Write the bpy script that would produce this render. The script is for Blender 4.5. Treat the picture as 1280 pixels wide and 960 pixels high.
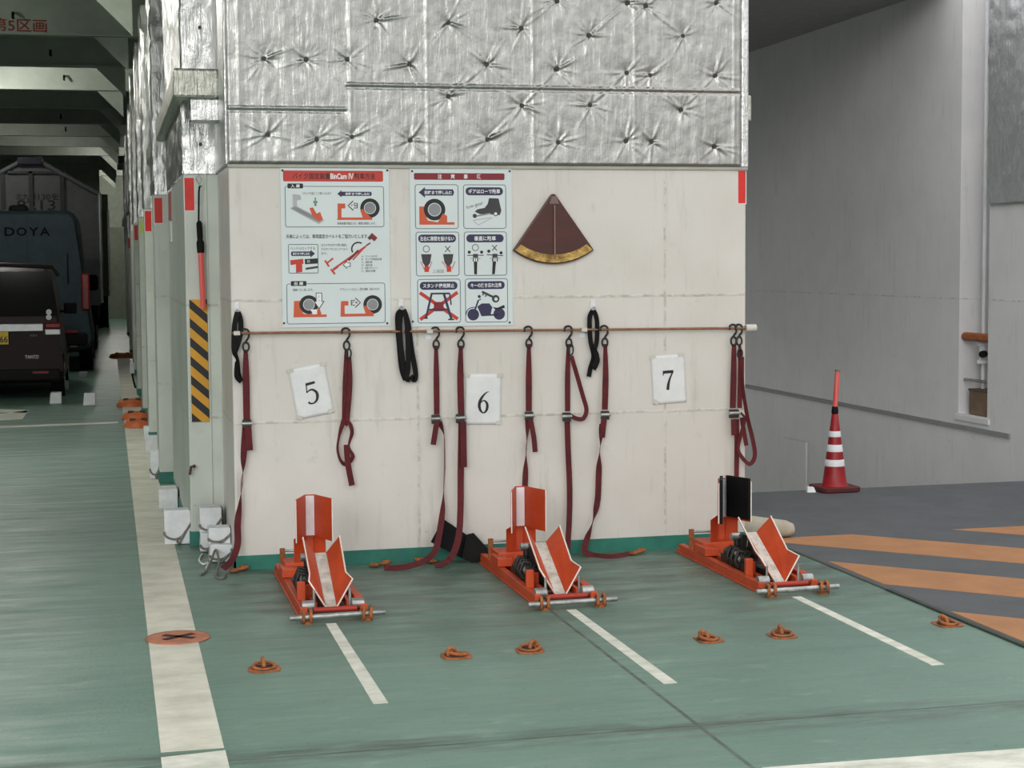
import bpy, math, random
from mathutils import Vector, Matrix, noise as mnoise
random.seed(7)
# ------------------------------------------------------------------ clear, camera, light
for o in list(bpy.data.objects): bpy.data.objects.remove(o, do_unlink=True)
SC = bpy.context.scene; COL = SC.collection
F_PX, YAW, PITCH, ROLL, CAM_H = 2100.0, 0.235648, 0.0722675, 0.0076613, 1.75
def cam_axes():
    cy, sy, cp, sp = math.cos(YAW), math.sin(YAW), math.cos(PITCH), math.sin(PITCH)
    F = Vector((sy*cp, cy*cp, -sp)); R = Vector((cy, -sy, 0)); D = F.cross(R)
    c, s = math.cos(ROLL), math.sin(ROLL)
    return c*R + s*D, -s*R + c*D, F
RR, DD, FF = cam_axes()
cam = bpy.data.cameras.new('camera'); camo = bpy.data.objects.new('camera', cam); COL.objects.link(camo)
cam.sensor_width = 36.0; cam.lens = 36.0*F_PX/1280.0; cam.clip_end = 300
m = Matrix.Identity(4)
for i in range(3):
    m[i][0] = RR[i]; m[i][1] = -DD[i]; m[i][2] = -FF[i]
m[0][3], m[1][3], m[2][3] = 0, 0, CAM_H
camo.matrix_world = m; SC.camera = camo

w = bpy.data.worlds.new('sky'); SC.world = w; w.use_nodes = True
nt = w.node_tree; nt.nodes.clear()
out = nt.nodes.new('ShaderNodeOutputWorld'); bg = nt.nodes.new('ShaderNodeBackground')
tc = nt.nodes.new('ShaderNodeTexCoord'); sx = nt.nodes.new('ShaderNodeSeparateXYZ')
rp = nt.nodes.new('ShaderNodeValToRGB')
nt.links.new(tc.outputs['Generated'], sx.inputs[0]); nt.links.new(sx.outputs['Z'], rp.inputs[0])
rp.color_ramp.elements[0].position = 0.0; rp.color_ramp.elements[0].color = (0.42, 0.42, 0.40, 1)
rp.color_ramp.elements[1].position = 0.08; rp.color_ramp.elements[1].color = (1.0, 0.99, 0.975, 1)
nt.links.new(rp.outputs[0], bg.inputs[0]); bg.inputs[1].default_value = 1.5
nt.links.new(bg.outputs[0], out.inputs[0])
sun = bpy.data.lights.new('sun', 'SUN'); sun.energy = 0.55; sun.angle = math.radians(20); sun.color = (1, .975, .94)
suno = bpy.data.objects.new('sun', sun); COL.objects.link(suno)
suno.rotation_euler = Vector((0.46, 1.0, -0.30)).to_track_quat('-Z', 'Y').to_euler()
suno.location = (-4, -6, 6)
vs = SC.view_settings; vs.view_transform = 'Standard'; vs.look = 'None'; vs.gamma = 1.0; vs.exposure = 0.07
vs.use_curve_mapping = False

# ------------------------------------------------------------------ helpers
def W(px, py, Y):
    d = FF + RR*((px-640)/F_PX) + DD*((py-480)/F_PX)
    return Vector((0, 0, CAM_H)) + d*(Y/d.y)
def lin(c):
    c = c/255.0
    return c/12.92 if c <= .04045 else ((c+.055)/1.055)**2.4
def rgb(r, g, b): return (lin(r), lin(g), lin(b), 1)

class N:
    def __init__(s, mat): s.t = mat.node_tree
    def add(s, kind, **kw):
        n = s.t.nodes.new(kind)
        for k, v in kw.items(): setattr(n, k, v)
        return n
    def link(s, a, b): s.t.links.new(a, b)
    def val(s, x, inp):
        if isinstance(x, (int, float)): inp.default_value = x
        else: s.link(x, inp)
    def math(s, op, a, b=0.0, clamp=False):
        n = s.add('ShaderNodeMath', operation=op); n.use_clamp = clamp
        s.val(a, n.inputs[0]); s.val(b, n.inputs[1]); return n.outputs[0]
    def noise(s, vec, scale, detail=4, rough=.6):
        n = s.add('ShaderNodeTexNoise'); n.inputs['Scale'].default_value = scale
        n.inputs['Detail'].default_value = detail; n.inputs['Roughness'].default_value = rough
        s.link(vec, n.inputs['Vector']); return n.outputs[0]
    def stretch(s, vec, sc):
        n = s.add('ShaderNodeMapping'); n.inputs['Scale'].default_value = sc
        s.link(vec, n.inputs['Vector']); return n.outputs[0]
    def ramp(s, fac, a, b, ca=0.0, cb=1.0):
        n = s.add('ShaderNodeMapRange'); n.inputs[1].default_value = a; n.inputs[2].default_value = b
        n.inputs[3].default_value = ca; n.inputs[4].default_value = cb; s.val(fac, n.inputs[0]); return n.outputs[0]
    def mix(s, fac, a, b):
        n = s.add('ShaderNodeMix', data_type='RGBA'); s.val(fac, n.inputs[0])
        for x, i in ((a, 6), (b, 7)):
            if isinstance(x, tuple): n.inputs[i].default_value = x
            else: s.link(x, n.inputs[i])
        return n.outputs[2]
    def band(s, x, pos, half):   # 1 within half of pos, soft
        d = s.math('ABSOLUTE', s.math('SUBTRACT', x, pos)); return s.ramp(d, half*.5, half, 1, 0)
MATS = {}
def mat(name, base, rough=.6, metal=0.0, var=None, vscale=6, stretch=(1, 1, 1), bump=0.0, bscale=30, bstretch=None, emit=0.0, spec=.5):
    if name in MATS: return MATS[name]
    m = bpy.data.materials.new(name); m.use_nodes = True; MATS[name] = m
    n = N(m); b = m.node_tree.nodes['Principled BSDF']
    b.inputs['Base Color'].default_value = base; b.inputs['Roughness'].default_value = rough
    b.inputs['Metallic'].default_value = metal; b.inputs['Specular IOR Level'].default_value = spec
    g = n.add('ShaderNodeTexCoord').outputs['Object']
    if var is None: var = tuple(min(1, c*.82) for c in base[:3])+(1,)
    v = n.ramp(n.noise(n.stretch(g, stretch), vscale, 5, .65), .38, .66)
    n.link(n.mix(v, base, var), b.inputs['Base Color'])
    if bump:
        h = n.noise(n.stretch(g, bstretch or stretch), bscale, 4, .6)
        bp = n.add('ShaderNodeBump'); bp.inputs['Strength'].default_value = bump; bp.inputs['Distance'].default_value = .02
        n.link(h, bp.inputs['Height']); n.link(bp.outputs[0], b.inputs['Normal'])
    if emit:
        b.inputs['Emission Color'].default_value = base; b.inputs['Emission Strength'].default_value = emit
    return m

class MB:
    def __init__(s): s.v = []; s.f = []; s.mi = []; s.mats = []; s.sm = []
    def m(s, mt):
        if mt not in s.mats: s.mats.append(mt)
        return s.mats.index(mt)
    def add(s, vs, fs, mt=None, smooth=False):
        o = len(s.v); s.v += [tuple(v) for v in vs]; k = s.m(mt) if mt else 0
        for f in fs: s.f.append([i+o for i in f]); s.mi.append(k); s.sm.append(smooth)
        return s
    def box(s, lo, hi, mt=None):
        (a, b, c), (d, e, f) = lo, hi
        return s.add([(a,b,c),(d,b,c),(d,e,c),(a,e,c),(a,b,f),(d,b,f),(d,e,f),(a,e,f)],
                     [(0,3,2,1),(4,5,6,7),(0,1,5,4),(1,2,6,5),(2,3,7,6),(3,0,4,7)], mt)
    def obox(s, c, size, M, mt=None):   # oriented box
        c = Vector(c); x, y, z = [k/2 for k in size]
        vs = [c + M @ Vector(p) for p in ((-x,-y,-z),(x,-y,-z),(x,y,-z),(-x,y,-z),(-x,-y,z),(x,-y,z),(x,y,z),(-x,y,z))]
        return s.add(vs, [(0,3,2,1),(4,5,6,7),(0,1,5,4),(1,2,6,5),(2,3,7,6),(3,0,4,7)], mt)
    def prism(s, poly, vec, mt=None):    # poly 3d, extruded by vec
        n = len(poly); vec = Vector(vec); P = [Vector(p) for p in poly]
        vs = P + [p+vec for p in P]
        fs = [list(range(n)), list(range(2*n-1, n-1, -1))] + [(i, i+n, (i+1) % n+n, (i+1) % n) for i in range(n)]
        return s.add(vs, fs, mt)
    def tube(s, pts, r, mt=None, seg=10, closed=False, caps=True, radii=None):
        P = [Vector(p) for p in pts]; n = len(P); vs = []; fs = []; ref = None
        for i, p in enumerate(P):
            if closed: t = P[(i+1) % n]-P[i-1]
            else: t = P[min(i+1, n-1)]-P[max(i-1, 0)]
            t.normalize()
            if ref is None:
                ref = t.orthogonal().normalized()
            u = (ref - t*ref.dot(t))
            if u.length < 1e-5: u = t.orthogonal()
            u.normalize(); ref = u; v = t.cross(u); rr = radii[i] if radii else r
            for k in range(seg):
                a = 2*math.pi*k/seg; vs.append(p + (u*math.cos(a)+v*math.sin(a))*rr)
        for i in range(n if closed else n-1):
            j = (i+1) % n
            for k in range(seg):
                fs.append((i*seg+k, i*seg+(k+1) % seg, j*seg+(k+1) % seg, j*seg+k))
        s.add(vs, fs, mt, True)
        if caps and not closed:
            s.add(vs[:seg], [list(range(seg-1, -1, -1))], mt); s.add(vs[-seg:], [list(range(seg))], mt)
        return s
    def cyl(s, a, b, r, mt=None, seg=20, r2=None):
        return s.tube([a, b], r, mt, seg, radii=[r, r if r2 is None else r2])
    def ribbon(s, pts, wid, th, mt=None, back=None):    # pts: (Vector centre, Vector width-dir) ; flat strap with thickness
        vs = []; fs = []; n = len(pts)
        for i, (p, wd) in enumerate(pts):
            t = (pts[min(i+1, n-1)][0]-pts[max(i-1, 0)][0]).normalized(); wd = (wd - t*wd.dot(t)).normalized()
            nn = t.cross(wd)
            ww = wid[i] if isinstance(wid, (list, tuple)) else wid
            vs += [p-wd*ww/2-nn*th/2, p+wd*ww/2-nn*th/2, p+wd*ww/2+nn*th/2, p-wd*ww/2+nn*th/2]
        for i in range(n-1):
            for k in range(4):
                fs.append((i*4+k, i*4+(k+1) % 4, i*4+4+(k+1) % 4, i*4+4+k))
        fs += [(3,2,1,0), (n*4-4, n*4-3, n*4-2, n*4-1)]
        if not back: return s.add(vs, fs, mt)
        f0 = len(s.f); s.add(vs, fs, mt); kb = s.m(back)
        for i in range(n-1): s.mi[f0+i*4+2] = kb
        return s
    def loft(s, secs, mt=None, smooth=True, caps=True):
        n = len(secs[0]); vs = [p for q in secs for p in q]; fs = []
        for i in range(len(secs)-1):
            for k in range(n): fs.append((i*n+k, i*n+(k+1) % n, (i+1)*n+(k+1) % n, (i+1)*n+k))
        s.add(vs, fs, mt, smooth)
        if caps:
            s.add(secs[0], [list(range(n-1, -1, -1))], mt); s.add(secs[-1], [list(range(n))], mt)
        return s
    def lathe(s, prof, c, mt=None, seg=32):
        c = Vector(c)
        secs = [[c+Vector((r*math.cos(2*math.pi*k/seg), r*math.sin(2*math.pi*k/seg), z)) for k in range(seg)] for r, z in prof]
        return s.loft(secs, mt, True, True)
    def text(s, body, cx, z, y, h, mt, width=None, M=None, bold=0.0, align='C'):
        """Lettering standing in the XZ plane facing -Y; (cx, z) = centre, h = character height."""
        cu = bpy.data.curves.new('t', 'FONT'); cu.body = body; cu.size = 1.0; cu.offset = bold; cu.resolution_u = 3
        ob = bpy.data.objects.new('t', cu); COL.objects.link(ob)
        dg = bpy.context.evaluated_depsgraph_get(); me = bpy.data.meshes.new_from_object(ob.evaluated_get(dg))
        co = [v.co.copy() for v in me.vertices]; fs = [list(p.vertices) for p in me.polygons]
        bpy.data.objects.remove(ob); bpy.data.curves.remove(cu); bpy.data.meshes.remove(me)
        if not co: return s
        x0, x1 = min(c.x for c in co), max(c.x for c in co); y0, y1 = min(c.y for c in co), max(c.y for c in co)
        k = h/(y1-y0); kx = width/(x1-x0) if width else k
        ox = {'C': (x0+x1)/2, 'L': x0, 'R': x1}[align]
        vs = [Vector((cx+(c.x-ox)*kx, y, z+(c.y-(y0+y1)/2)*k)) for c in co]
        if M: vs = [M @ v for v in vs]
        return s.add(vs, fs, mt)
    def build(s, name, mt=None, parent=None, bevel=0.0, seg=2):
        me = bpy.data.meshes.new(name); me.from_pydata(s.v, [], s.f)
        ms = s.mats or [mt]
        for q in ms: me.materials.append(q)
        if s.mats:
            for p, k in zip(me.polygons, s.mi): p.material_index = k
        for p, k in zip(me.polygons, s.sm): p.use_smooth = k
        me.update()
        o = bpy.data.objects.new(name, me); COL.objects.link(o)
        if parent:
            o.parent = parent
            if parent.type == 'EMPTY' or parent.location.length > 0:
                o.matrix_parent_inverse = Matrix.Translation(-WORLD[parent.name])
            WORLD[o.name] = WORLD.get(parent.name, Vector())
        else: WORLD[o.name] = Vector()
        if bevel:
            b = o.modifiers.new('bevel', 'BEVEL'); b.width = bevel; b.segments = seg; b.limit_method = 'ANGLE'; b.angle_limit = math.radians(40)
        return o
WORLD = {}
def tag(o, label, cat, group=None, kind=None):
    o['label'] = label; o['category'] = cat
    if group: o['group'] = group
    if kind: o['kind'] = kind
    return o
def struct(o): o['kind'] = 'structure'; return o
def thing(name, label, cat, loc, group=None):
    o = bpy.data.objects.new(name, None); COL.objects.link(o); o.location = loc; o.empty_display_size = .1
    WORLD[o.name] = Vector(loc); tag(o, label, cat, group); return o
def smooth_path(P, k=6):     # Catmull-Rom through points (tuples of equal length)
    P = [Vector(p) for p in P]; r = []
    for i in range(len(P)-1):
        a, b, c, d = P[max(i-1, 0)], P[i], P[i+1], P[min(i+2, len(P)-1)]
        for j in range(k):
            t = j/k
            r.append(.5*((2*b)+(c-a)*t+(2*a-5*b+4*c-d)*t*t+(3*b-a-3*c+d)*t**3))
    r.append(P[-1]); return r

# ------------------------------------------------------------------ materials
X_EDGE = 3.985; WALL_Y = 9.65; WX0, WX1 = 0.68, 3.79; FOIL_Z = 2.31; DECK_H = 4.9
def make_floor_mat():
    m = bpy.data.materials.new('green deck paint'); m.use_nodes = True; n = N(m); b = m.node_tree.nodes['Principled BSDF']
    g = n.add('ShaderNodeTexCoord').outputs['Object']; sp = n.add('ShaderNodeSeparateXYZ'); n.link(g, sp.inputs[0])
    X, Y = sp.outputs['X'], sp.outputs['Y']
    big = n.noise(g, .55, 3, .55); st = n.noise(n.stretch(g, (.9, 1.7, 1)), 1.5, 6, .68); fine = n.noise(n.stretch(g, (5, 9, 1)), 2.5, 6, .75)
    c = n.mix(n.ramp(big, .35, .68), rgb(109, 140, 127), rgb(95, 126, 114))
    c = n.mix(n.math('MULTIPLY', n.ramp(st, .50, .74), .5), c, rgb(88, 114, 102))
    c = n.mix(n.math('MULTIPLY', n.ramp(fine, .54, .72), .25), c, rgb(98, 120, 108))
    lt = n.noise(n.stretch(g, (1.2, 2.8, 1)), 2.1, 5, .7)
    c = n.mix(n.math('MULTIPLY', n.ramp(lt, .58, .74), .35), c, rgb(166, 190, 176))
    # rubbed dirt in the motorcycle bays close to the wall and along the cross seam
    near = n.math('MULTIPLY', n.ramp(Y, 6.9, 8.7), n.ramp(X, .35, .75))
    dn = n.ramp(n.noise(n.stretch(g, (1, 2.4, 1)), 2.2, 5, .7), .36, .62)
    c = n.mix(n.math('MULTIPLY', n.math('MULTIPLY', near, dn), .85), c, rgb(70, 82, 73))
    seam = n.math('MULTIPLY', n.band(n.math('ADD', Y, n.math('MULTIPLY', X, .02)), 5.93, .16), n.ramp(n.noise(n.stretch(g, (1, 6, 1)), 1.7, 5, .7), .4, .62))
    c = n.mix(n.math('MULTIPLY', seam, .75), c, rgb(66, 74, 66))
    sl = n.math('MAXIMUM', n.math('MULTIPLY', n.band(X, 2.13, .012), n.ramp(Y, 8.2, 8.0)), n.band(Y, 5.9, .008))
    c = n.mix(n.math('MULTIPLY', sl, n.ramp(n.noise(g, 5, 3), .3, .5, .35, .8)), c, rgb(48, 58, 52))
    spk = n.noise(g, 60, 2, .5); c = n.mix(n.ramp(spk, .70, .74), c, rgb(50, 58, 52))
    n.link(c, b.inputs['Base Color'])
    n.link(n.ramp(n.noise(n.stretch(g, (.7, 4, 1)), 2.0, 5, .7), .3, .7, .28, .6), b.inputs['Roughness'])
    bp = n.add('ShaderNodeBump'); bp.inputs['Strength'].default_value = .18; bp.inputs['Distance'].default_value = .01
    n.link(n.noise(g, 45, 5, .7), bp.inputs['Height']); n.link(bp.outputs[0], b.inputs['Normal']); return m
def make_wall_mat(name, base, base2, vlines, hlines):
    m = bpy.data.materials.new(name); m.use_nodes = True; n = N(m); b = m.node_tree.nodes['Principled BSDF']
    g = n.add('ShaderNodeTexCoord').outputs['Object']; sp = n.add('ShaderNodeSeparateXYZ'); n.link(g, sp.inputs[0])
    X, Z = sp.outputs['X'], sp.outputs['Z']
    c = n.mix(n.ramp(n.noise(g, 1.6, 4, .6), .35, .65), base, base2)
    st = n.noise(n.stretch(g, (7, 7, .8)), 2.2, 6, .7)
    c = n.mix(n.math('MULTIPLY', n.ramp(st, .56, .74), .28), c, rgb(150, 146, 134))
    sm = n.noise(g, 9, 5, .7); c = n.mix(n.math('MULTIPLY', n.ramp(sm, .62, .75), .22), c, rgb(128, 124, 112))
    rust = n.math('MULTIPLY', n.ramp(n.noise(g, 26, 3, .6), .70, .76), n.ramp(Z, 1.2, .2)); c = n.mix(n.math('MULTIPLY', rust, .5), c, rgb(120, 92, 70))
    wob = n.math('MULTIPLY', n.math('SUBTRACT', n.noise(g, 12, 2), .5), .012)
    L = None
    for x in vlines:
        q = n.band(n.math('ADD', X, wob), x, .010); L = q if L is None else n.math('MAXIMUM', L, q)
    for z in hlines:
        q = n.band(n.math('ADD', Z, wob), z, .010); L = q if L is None else n.math('MAXIMUM', L, q)
    hgt = n.math('MULTIPLY', n.noise(g, 3.2, 3, .5), .35)
    if L is not None:
        wear = n.ramp(n.noise(g, 14, 4, .7), .45, .62)
        c = n.mix(n.math('MULTIPLY', n.math('MULTIPLY', L, wear), .55), c, rgb(146, 140, 124))
        hgt = n.math('ADD', hgt, n.math('MULTIPLY', L, .35))
    n.link(c, b.inputs['Base Color']); b.inputs['Roughness'].default_value = .42
    bp = n.add('ShaderNodeBump'); bp.inputs['Strength'].default_value = .35; bp.inputs['Distance'].default_value = .012
    n.link(n.math('ADD', hgt, n.math('MULTIPLY', n.noise(g, 40, 3), .05)), bp.inputs['Height']); n.link(bp.outputs[0], b.inputs['Normal']); return m
def make_foil_mat(name, base, rough, stretch=(1, 1, 1), strength=.5):
    m = bpy.data.materials.new(name); m.use_nodes = True; n = N(m); b = m.node_tree.nodes['Principled BSDF']
    g = n.add('ShaderNodeTexCoord').outputs['Object']
    a = n.noise(n.stretch(g, (26, 26, 3.5)), 1.0, 4, .6); c2 = n.noise(g, 55, 3, .6); c3 = n.noise(g, 14, 3, .6)
    col = n.mix(n.ramp(c3, .35, .65), base, tuple(x*.86 for x in base[:3])+(1,))
    n.link(col, b.inputs['Base Color']); b.inputs['Metallic'].default_value = 1.0
    n.link(n.ramp(c3, .3, .7, rough, rough+.14), b.inputs['Roughness'])
    rid = n.math('ABSOLUTE', n.math('SUBTRACT', a, .5))
    h = n.math('ADD', n.math('MULTIPLY', rid, -1.6), n.math('ADD', n.math('MULTIPLY', c2, .28), n.math('MULTIPLY', c3, .5)))
    bp = n.add('ShaderNodeBump'); bp.inputs['Strength'].default_value = strength; bp.inputs['Distance'].default_value = .012
    n.link(h, bp.inputs['Height']); n.link(bp.outputs[0], b.inputs['Normal']); return m
M_FLOOR = make_floor_mat()
M_WALL = make_wall_mat('white painted steel', rgb(217, 214, 208), rgb(208, 204, 197), (1.75, 3.27), (.845, 1.545))
M_PIL = make_wall_mat('pale green white steel', rgb(206, 212, 203), rgb(188, 196, 187), (), (.80, 1.5))
M_RWALL = make_wall_mat('grey side plating', rgb(222, 222, 223), rgb(214, 214, 216), (), (1.35,))
M_FOIL = make_foil_mat('aluminium foil', (.44, .445, .43, 1), .30, strength=.36)
M_FOILD = make_foil_mat('aluminium foil tape', (.66, .67, .66, 1), .28, strength=.7)
M_TRAY = make_foil_mat('weathered foil wrap', (.55, .56, .50, 1), .38, strength=.9)
M_GREENB = mat('teal skirting paint', rgb(46, 124, 106), .5, var=rgb(36, 104, 92), vscale=5, bump=.1)
M_RAMP = mat('ramp grey coating', rgb(86, 90, 94), .75, var=rgb(76, 80, 84), vscale=3, bump=.25, bscale=80)
M_RAMPO = mat('ramp orange paint', rgb(176, 124, 80), .7, var=rgb(160, 112, 72), vscale=4, bump=.2, bscale=80)
M_LINE = mat('worn white line paint', rgb(228, 229, 218), .65, var=rgb(190, 194, 180), vscale=5, stretch=(1, 2, 1), bump=.15)
M_BAND = mat('walkway cream paint', rgb(222, 221, 206), .65, var=rgb(192, 192, 176), vscale=3.2, stretch=(1, 1.5, 1), bump=.15)
M_ORANGE = mat('orange enamel', rgb(198, 76, 34), .5, var=rgb(176, 64, 30), vscale=5, bump=.05)
M_ORUST = mat('rusty orange paint', rgb(178, 104, 56), .8, var=rgb(112, 72, 48), vscale=24, bump=.35, bscale=60)
M_RUST = mat('dark rust', rgb(92, 62, 44), .85, var=rgb(60, 44, 36), vscale=25, bump=.4, bscale=80)
M_STEEL = mat('galvanised steel', rgb(186, 188, 186), .4, .75, var=rgb(140, 142, 140), vscale=18)
M_STRIP = mat('worn zinc strip', rgb(222, 220, 212), .55, .0, var=rgb(176, 172, 160), vscale=16)
M_WHITE = mat('white plastic', rgb(228, 230, 232), .5, var=rgb(212, 215, 218))
M_WEDGE = mat('white plate edge', rgb(238, 232, 226), .5, var=rgb(226, 216, 206))
M_REFL = mat('white reflective sheet', rgb(240, 238, 240), .35, var=rgb(224, 222, 228))
M_BLACK = mat('black rubber', rgb(12, 12, 13), .7, var=rgb(20, 20, 20), spec=.2)
M_BLKM = mat('oily black metal', rgb(20, 20, 19), .5, .0, var=rgb(44, 40, 34), vscale=30)
M_STRAP = mat('maroon webbing', rgb(96, 28, 34), .85, var=rgb(78, 23, 29), vscale=14, bump=.3, bscale=160)
M_STRAPB = mat('pale webbing back', rgb(184, 160, 152), .8, var=rgb(150, 120, 112), vscale=14)
M_GREYC = mat('grey cord', rgb(128, 126, 120), .8, var=rgb(100, 98, 92), vscale=40)
M_FOAM = mat('white foam', rgb(226, 230, 232), .7, var=rgb(206, 210, 212), vscale=10, bump=.15, bscale=120)
M_RED = mat('red reflective tape', rgb(224, 46, 32), .4, var=rgb(206, 38, 28), vscale=8)
M_REDF = mat('faded red tape', rgb(176, 96, 90), .5, var=rgb(160, 84, 80))
M_COPPER = mat('brown copper rod', rgb(156, 112, 84), .45, .35, var=rgb(126, 86, 64), vscale=20)
M_PAPER = mat('laminated paper', rgb(226, 228, 228), .25, var=rgb(216, 218, 219), vscale=9, bump=.12, bscale=6)
M_TAPE = mat('masking tape', rgb(204, 202, 194), .5, var=rgb(190, 188, 180))
M_INK = mat('black ink', rgb(24, 26, 30), .5)
M_GREEN_DARK = mat('bulkhead green grey', rgb(150, 156, 144), .6, var=rgb(138, 144, 132))
M_BEAM = mat('beam paint', rgb(150, 158, 148), .55, var=rgb(136, 144, 134), vscale=2)

# ------------------------------------------------------------------ floor, ramp and painted marks
fl = struct(MB().box((-9, -4, -.12), (X_EDGE, 57, 0)).build('floor', M_FLOOR))
def quad(mb, pts, z=.002, mt=None): return mb.prism([(x, y, 0) for x, y in pts][::-1], (0, 0, z), mt)
def mark(name, pts, mt=M_LINE, par=fl, z=.002): o = quad(MB(), pts, z).build(name, mt, par); return o
mark('walkway_band', [(.147, 6.07), (.372, 6.07), (.372, 34), (.147, 34)], M_BAND)
mark('walkway_band', [(.147, 4.2), (.372, 4.2), (.374, 6.03), (.145, 6.0)], M_LINE, z=.003)
for x in (1.02, 2.235, 3.452): mark('bay_line', [(x-.03, 6.53), (x+.03, 6.53), (x+.025, 8.07), (x-.025, 8.07)])
mark('stop_line', [(2.12, 5.02), (X_EDGE, 5.02), (X_EDGE, 5.29), (2.16, 5.34)])
def floor_pt(px, py):
    d = FF + RR*((px-640)/F_PX) + DD*((py-480)/F_PX); return Vector((0, 0, CAM_H))+d*(-CAM_H/d.z)
a, b = floor_pt(-40, 535.5), floor_pt(148, 528)
mark('lane_line', [(a.x, a.y-.11), (b.x, b.y-.09), (b.x, b.y+.09), (a.x, a.y+.11)])
for q in (((-30, 521), (36, 513), (28, 524), (-30, 527)), ((-30, 511), (36, 512.5), (33, 516), (-30, 515))):
    mark('lane_letter', [(floor_pt(*k).x, floor_pt(*k).y) for k in q])
rampm = MB()
R0, R1 = X_EDGE+.004, 8.4
rampm.add([(R0, -4, 0), (R1, -4, 0), (R1, 11.85, 0), (R0, 11.85, 0), (R0, 40, -6), (R1, 40, -6),
           (R0, -4, -.12), (R1, -4, -.12), (R1, 11.85, -.12), (R0, 11.85, -.12), (R0, 40, -6.12), (R1, 40, -6.12)],
          [(0, 1, 2, 3), (3, 2, 5, 4), (7, 6, 9, 8), (8, 9, 10, 11), (6, 7, 1, 0), (1, 7, 8, 2), (2, 8, 11, 5), (4, 5, 11, 10), (3, 9, 6, 0), (4, 10, 9, 3)])
ramp = struct(rampm.build('floor_ramp', M_RAMP)); 
def clip(poly, f):
    r = []
    for i in range(len(poly)):
        a, b = poly[i], poly[(i+1) % len(poly)]; fa, fb = f(a), f(b)
        if fa >= 0: r.append(a)
        if (fa >= 0) != (fb >= 0):
            t = fa/(fa-fb); r.append((a[0]+(b[0]-a[0])*t, a[1]+(b[1]-a[1])*t))
    return r
for c0, c1 in ((8.1, 8.8), (9.5, 10.2), (10.88, 11.56), (12.3, 13.02), (13.69, 14.41), (15.12, 15.8)):
    pl = [(-2, c0+2), (12, c0-12), (12, c1-12), (-2, c1+2)]
    for f in (lambda p: p[0]-(R0+.05), lambda p: R1-.02-p[0], lambda p: 9.83-p[1], lambda p: p[1]+3.5): pl = clip(pl, f)
    if len(pl) > 2: mark('caution_stripe', pl, M_RAMPO, ramp)
cv = MB().box((X_EDGE-.012, -4, -.02), (X_EDGE+.016, 8.1, .011)).box((X_EDGE-.008, 8.1, -.02), (X_EDGE+.012, 11.8, .004)); cv.build('edge_strip', mat('dark seam sealer', rgb(62, 70, 64), .8), fl)

# ------------------------------------------------------------------ front wall block with foil insulation
wall = struct(MB().box((WX0, WALL_Y, 0), (WX1, 10.9, DECK_H)).build('wall_front', M_WALL, bevel=.012))
struct(MB().box((WX0-.012, WALL_Y-.012, 0), (WX1, WALL_Y-.0002, .082)).box((WX0-.012, WALL_Y-.012, 0), (WX0-.0002, 10.6, .082)).build('baseboard_front', M_GREENB))
PIN_PX = [(330,73),(383,74),(435,74),(471,25),(512,80),(561,28),(609,80),(335,168),(396,174),(440,171),(513,175),(561,120),(610,174),
          (652,35),(697,86),(737,44),(784,91),(813,94),(854,45),(895,94),(786,3),(808,7),(896,3),(697,1),(653,132),(698,178),(738,131),(783,176),(815,177),(852,137),(894,183)]
pins = [(W(x, y, WALL_Y-.02).x, W(x, y, WALL_Y-.02).z) for x, y in PIN_PX]
for r in range(3):
    for k in range(10): pins.append((.85+k*.32+(.12 if r % 2 else 0)+random.uniform(-.04, .04), 3.44+r*.4+random.uniform(-.05, .05)))
edges = []
for i in range(len(pins)):
    for j in range(i):
        d = math.dist(pins[i], pins[j])
        if .16 < d < .34 and abs(pins[i][1]-pins[j][1]) > .1 and (i*7+j*3) % 10 < 6: edges.append((pins[i], pins[j]))
seamx = [W(x, 100, WALL_Y).x for x in (298, 437, 533, 665, 792, 916)]
seamz = [2.72, 2.78, 3.40]
rays = [[(random.uniform(0, 6.283), random.uniform(.05, .13)) for _ in range(12)] for _ in pins]
def wave(v, a, b): return 2.0*abs(mnoise.noise((v*a, b, 3.1)))
def foil_height(x, z):
    h = .0022*wave(x, 14, z*1.2)+.0022*mnoise.noise((x*26, z*16, 1.7))
    h += .0009*mnoise.noise((x*60, z*9, 5.0))
    for i, (px, pz) in enumerate(pins):
        dx, dz = x-px, z-pz; d2 = dx*dx+dz*dz
        if d2 > .0784: continue
        d = math.sqrt(d2); an = math.atan2(dz, dx)
        h -= .020*math.exp(-d/.035)
        for (ra, rl) in rays[i]:
            c = math.cos(an-ra)
            if c > .5: h += .0062*math.exp(-(d*math.sin(an-ra)/.006)**2)*math.exp(-(d/rl)**2)*min(1, d/.02)
    for (a, b) in edges:
        vx, vz = b[0]-a[0], b[1]-a[1]; L = math.hypot(vx, vz); t = ((x-a[0])*vx+(z-a[1])*vz)/(L*L)
        if 0.03 < t < .97:
            d = ((x-a[0])*vz-(z-a[1])*vx)/L
            if abs(d) < .03: h += .0030*math.exp(-(d/.008)**2)*math.sin(t*math.pi)**.5 - .0016*math.exp(-((d-.013)/.008)**2)
    for s in seamx:
        d = abs(x-s)
        if d < .05: h += .005*math.exp(-(d/.007)**2) + (.0015 if x > s else 0)*math.exp(-(d/.03)**2)
    for s in seamz[1:2]:
        d = z-(2.77 if x > 1.35 else 2.63)
        if abs(d) < .05: h += .008*math.exp(-(d/.008)**2)-.007*math.exp(-((d+.014)/.008)**2)
    return h
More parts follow.
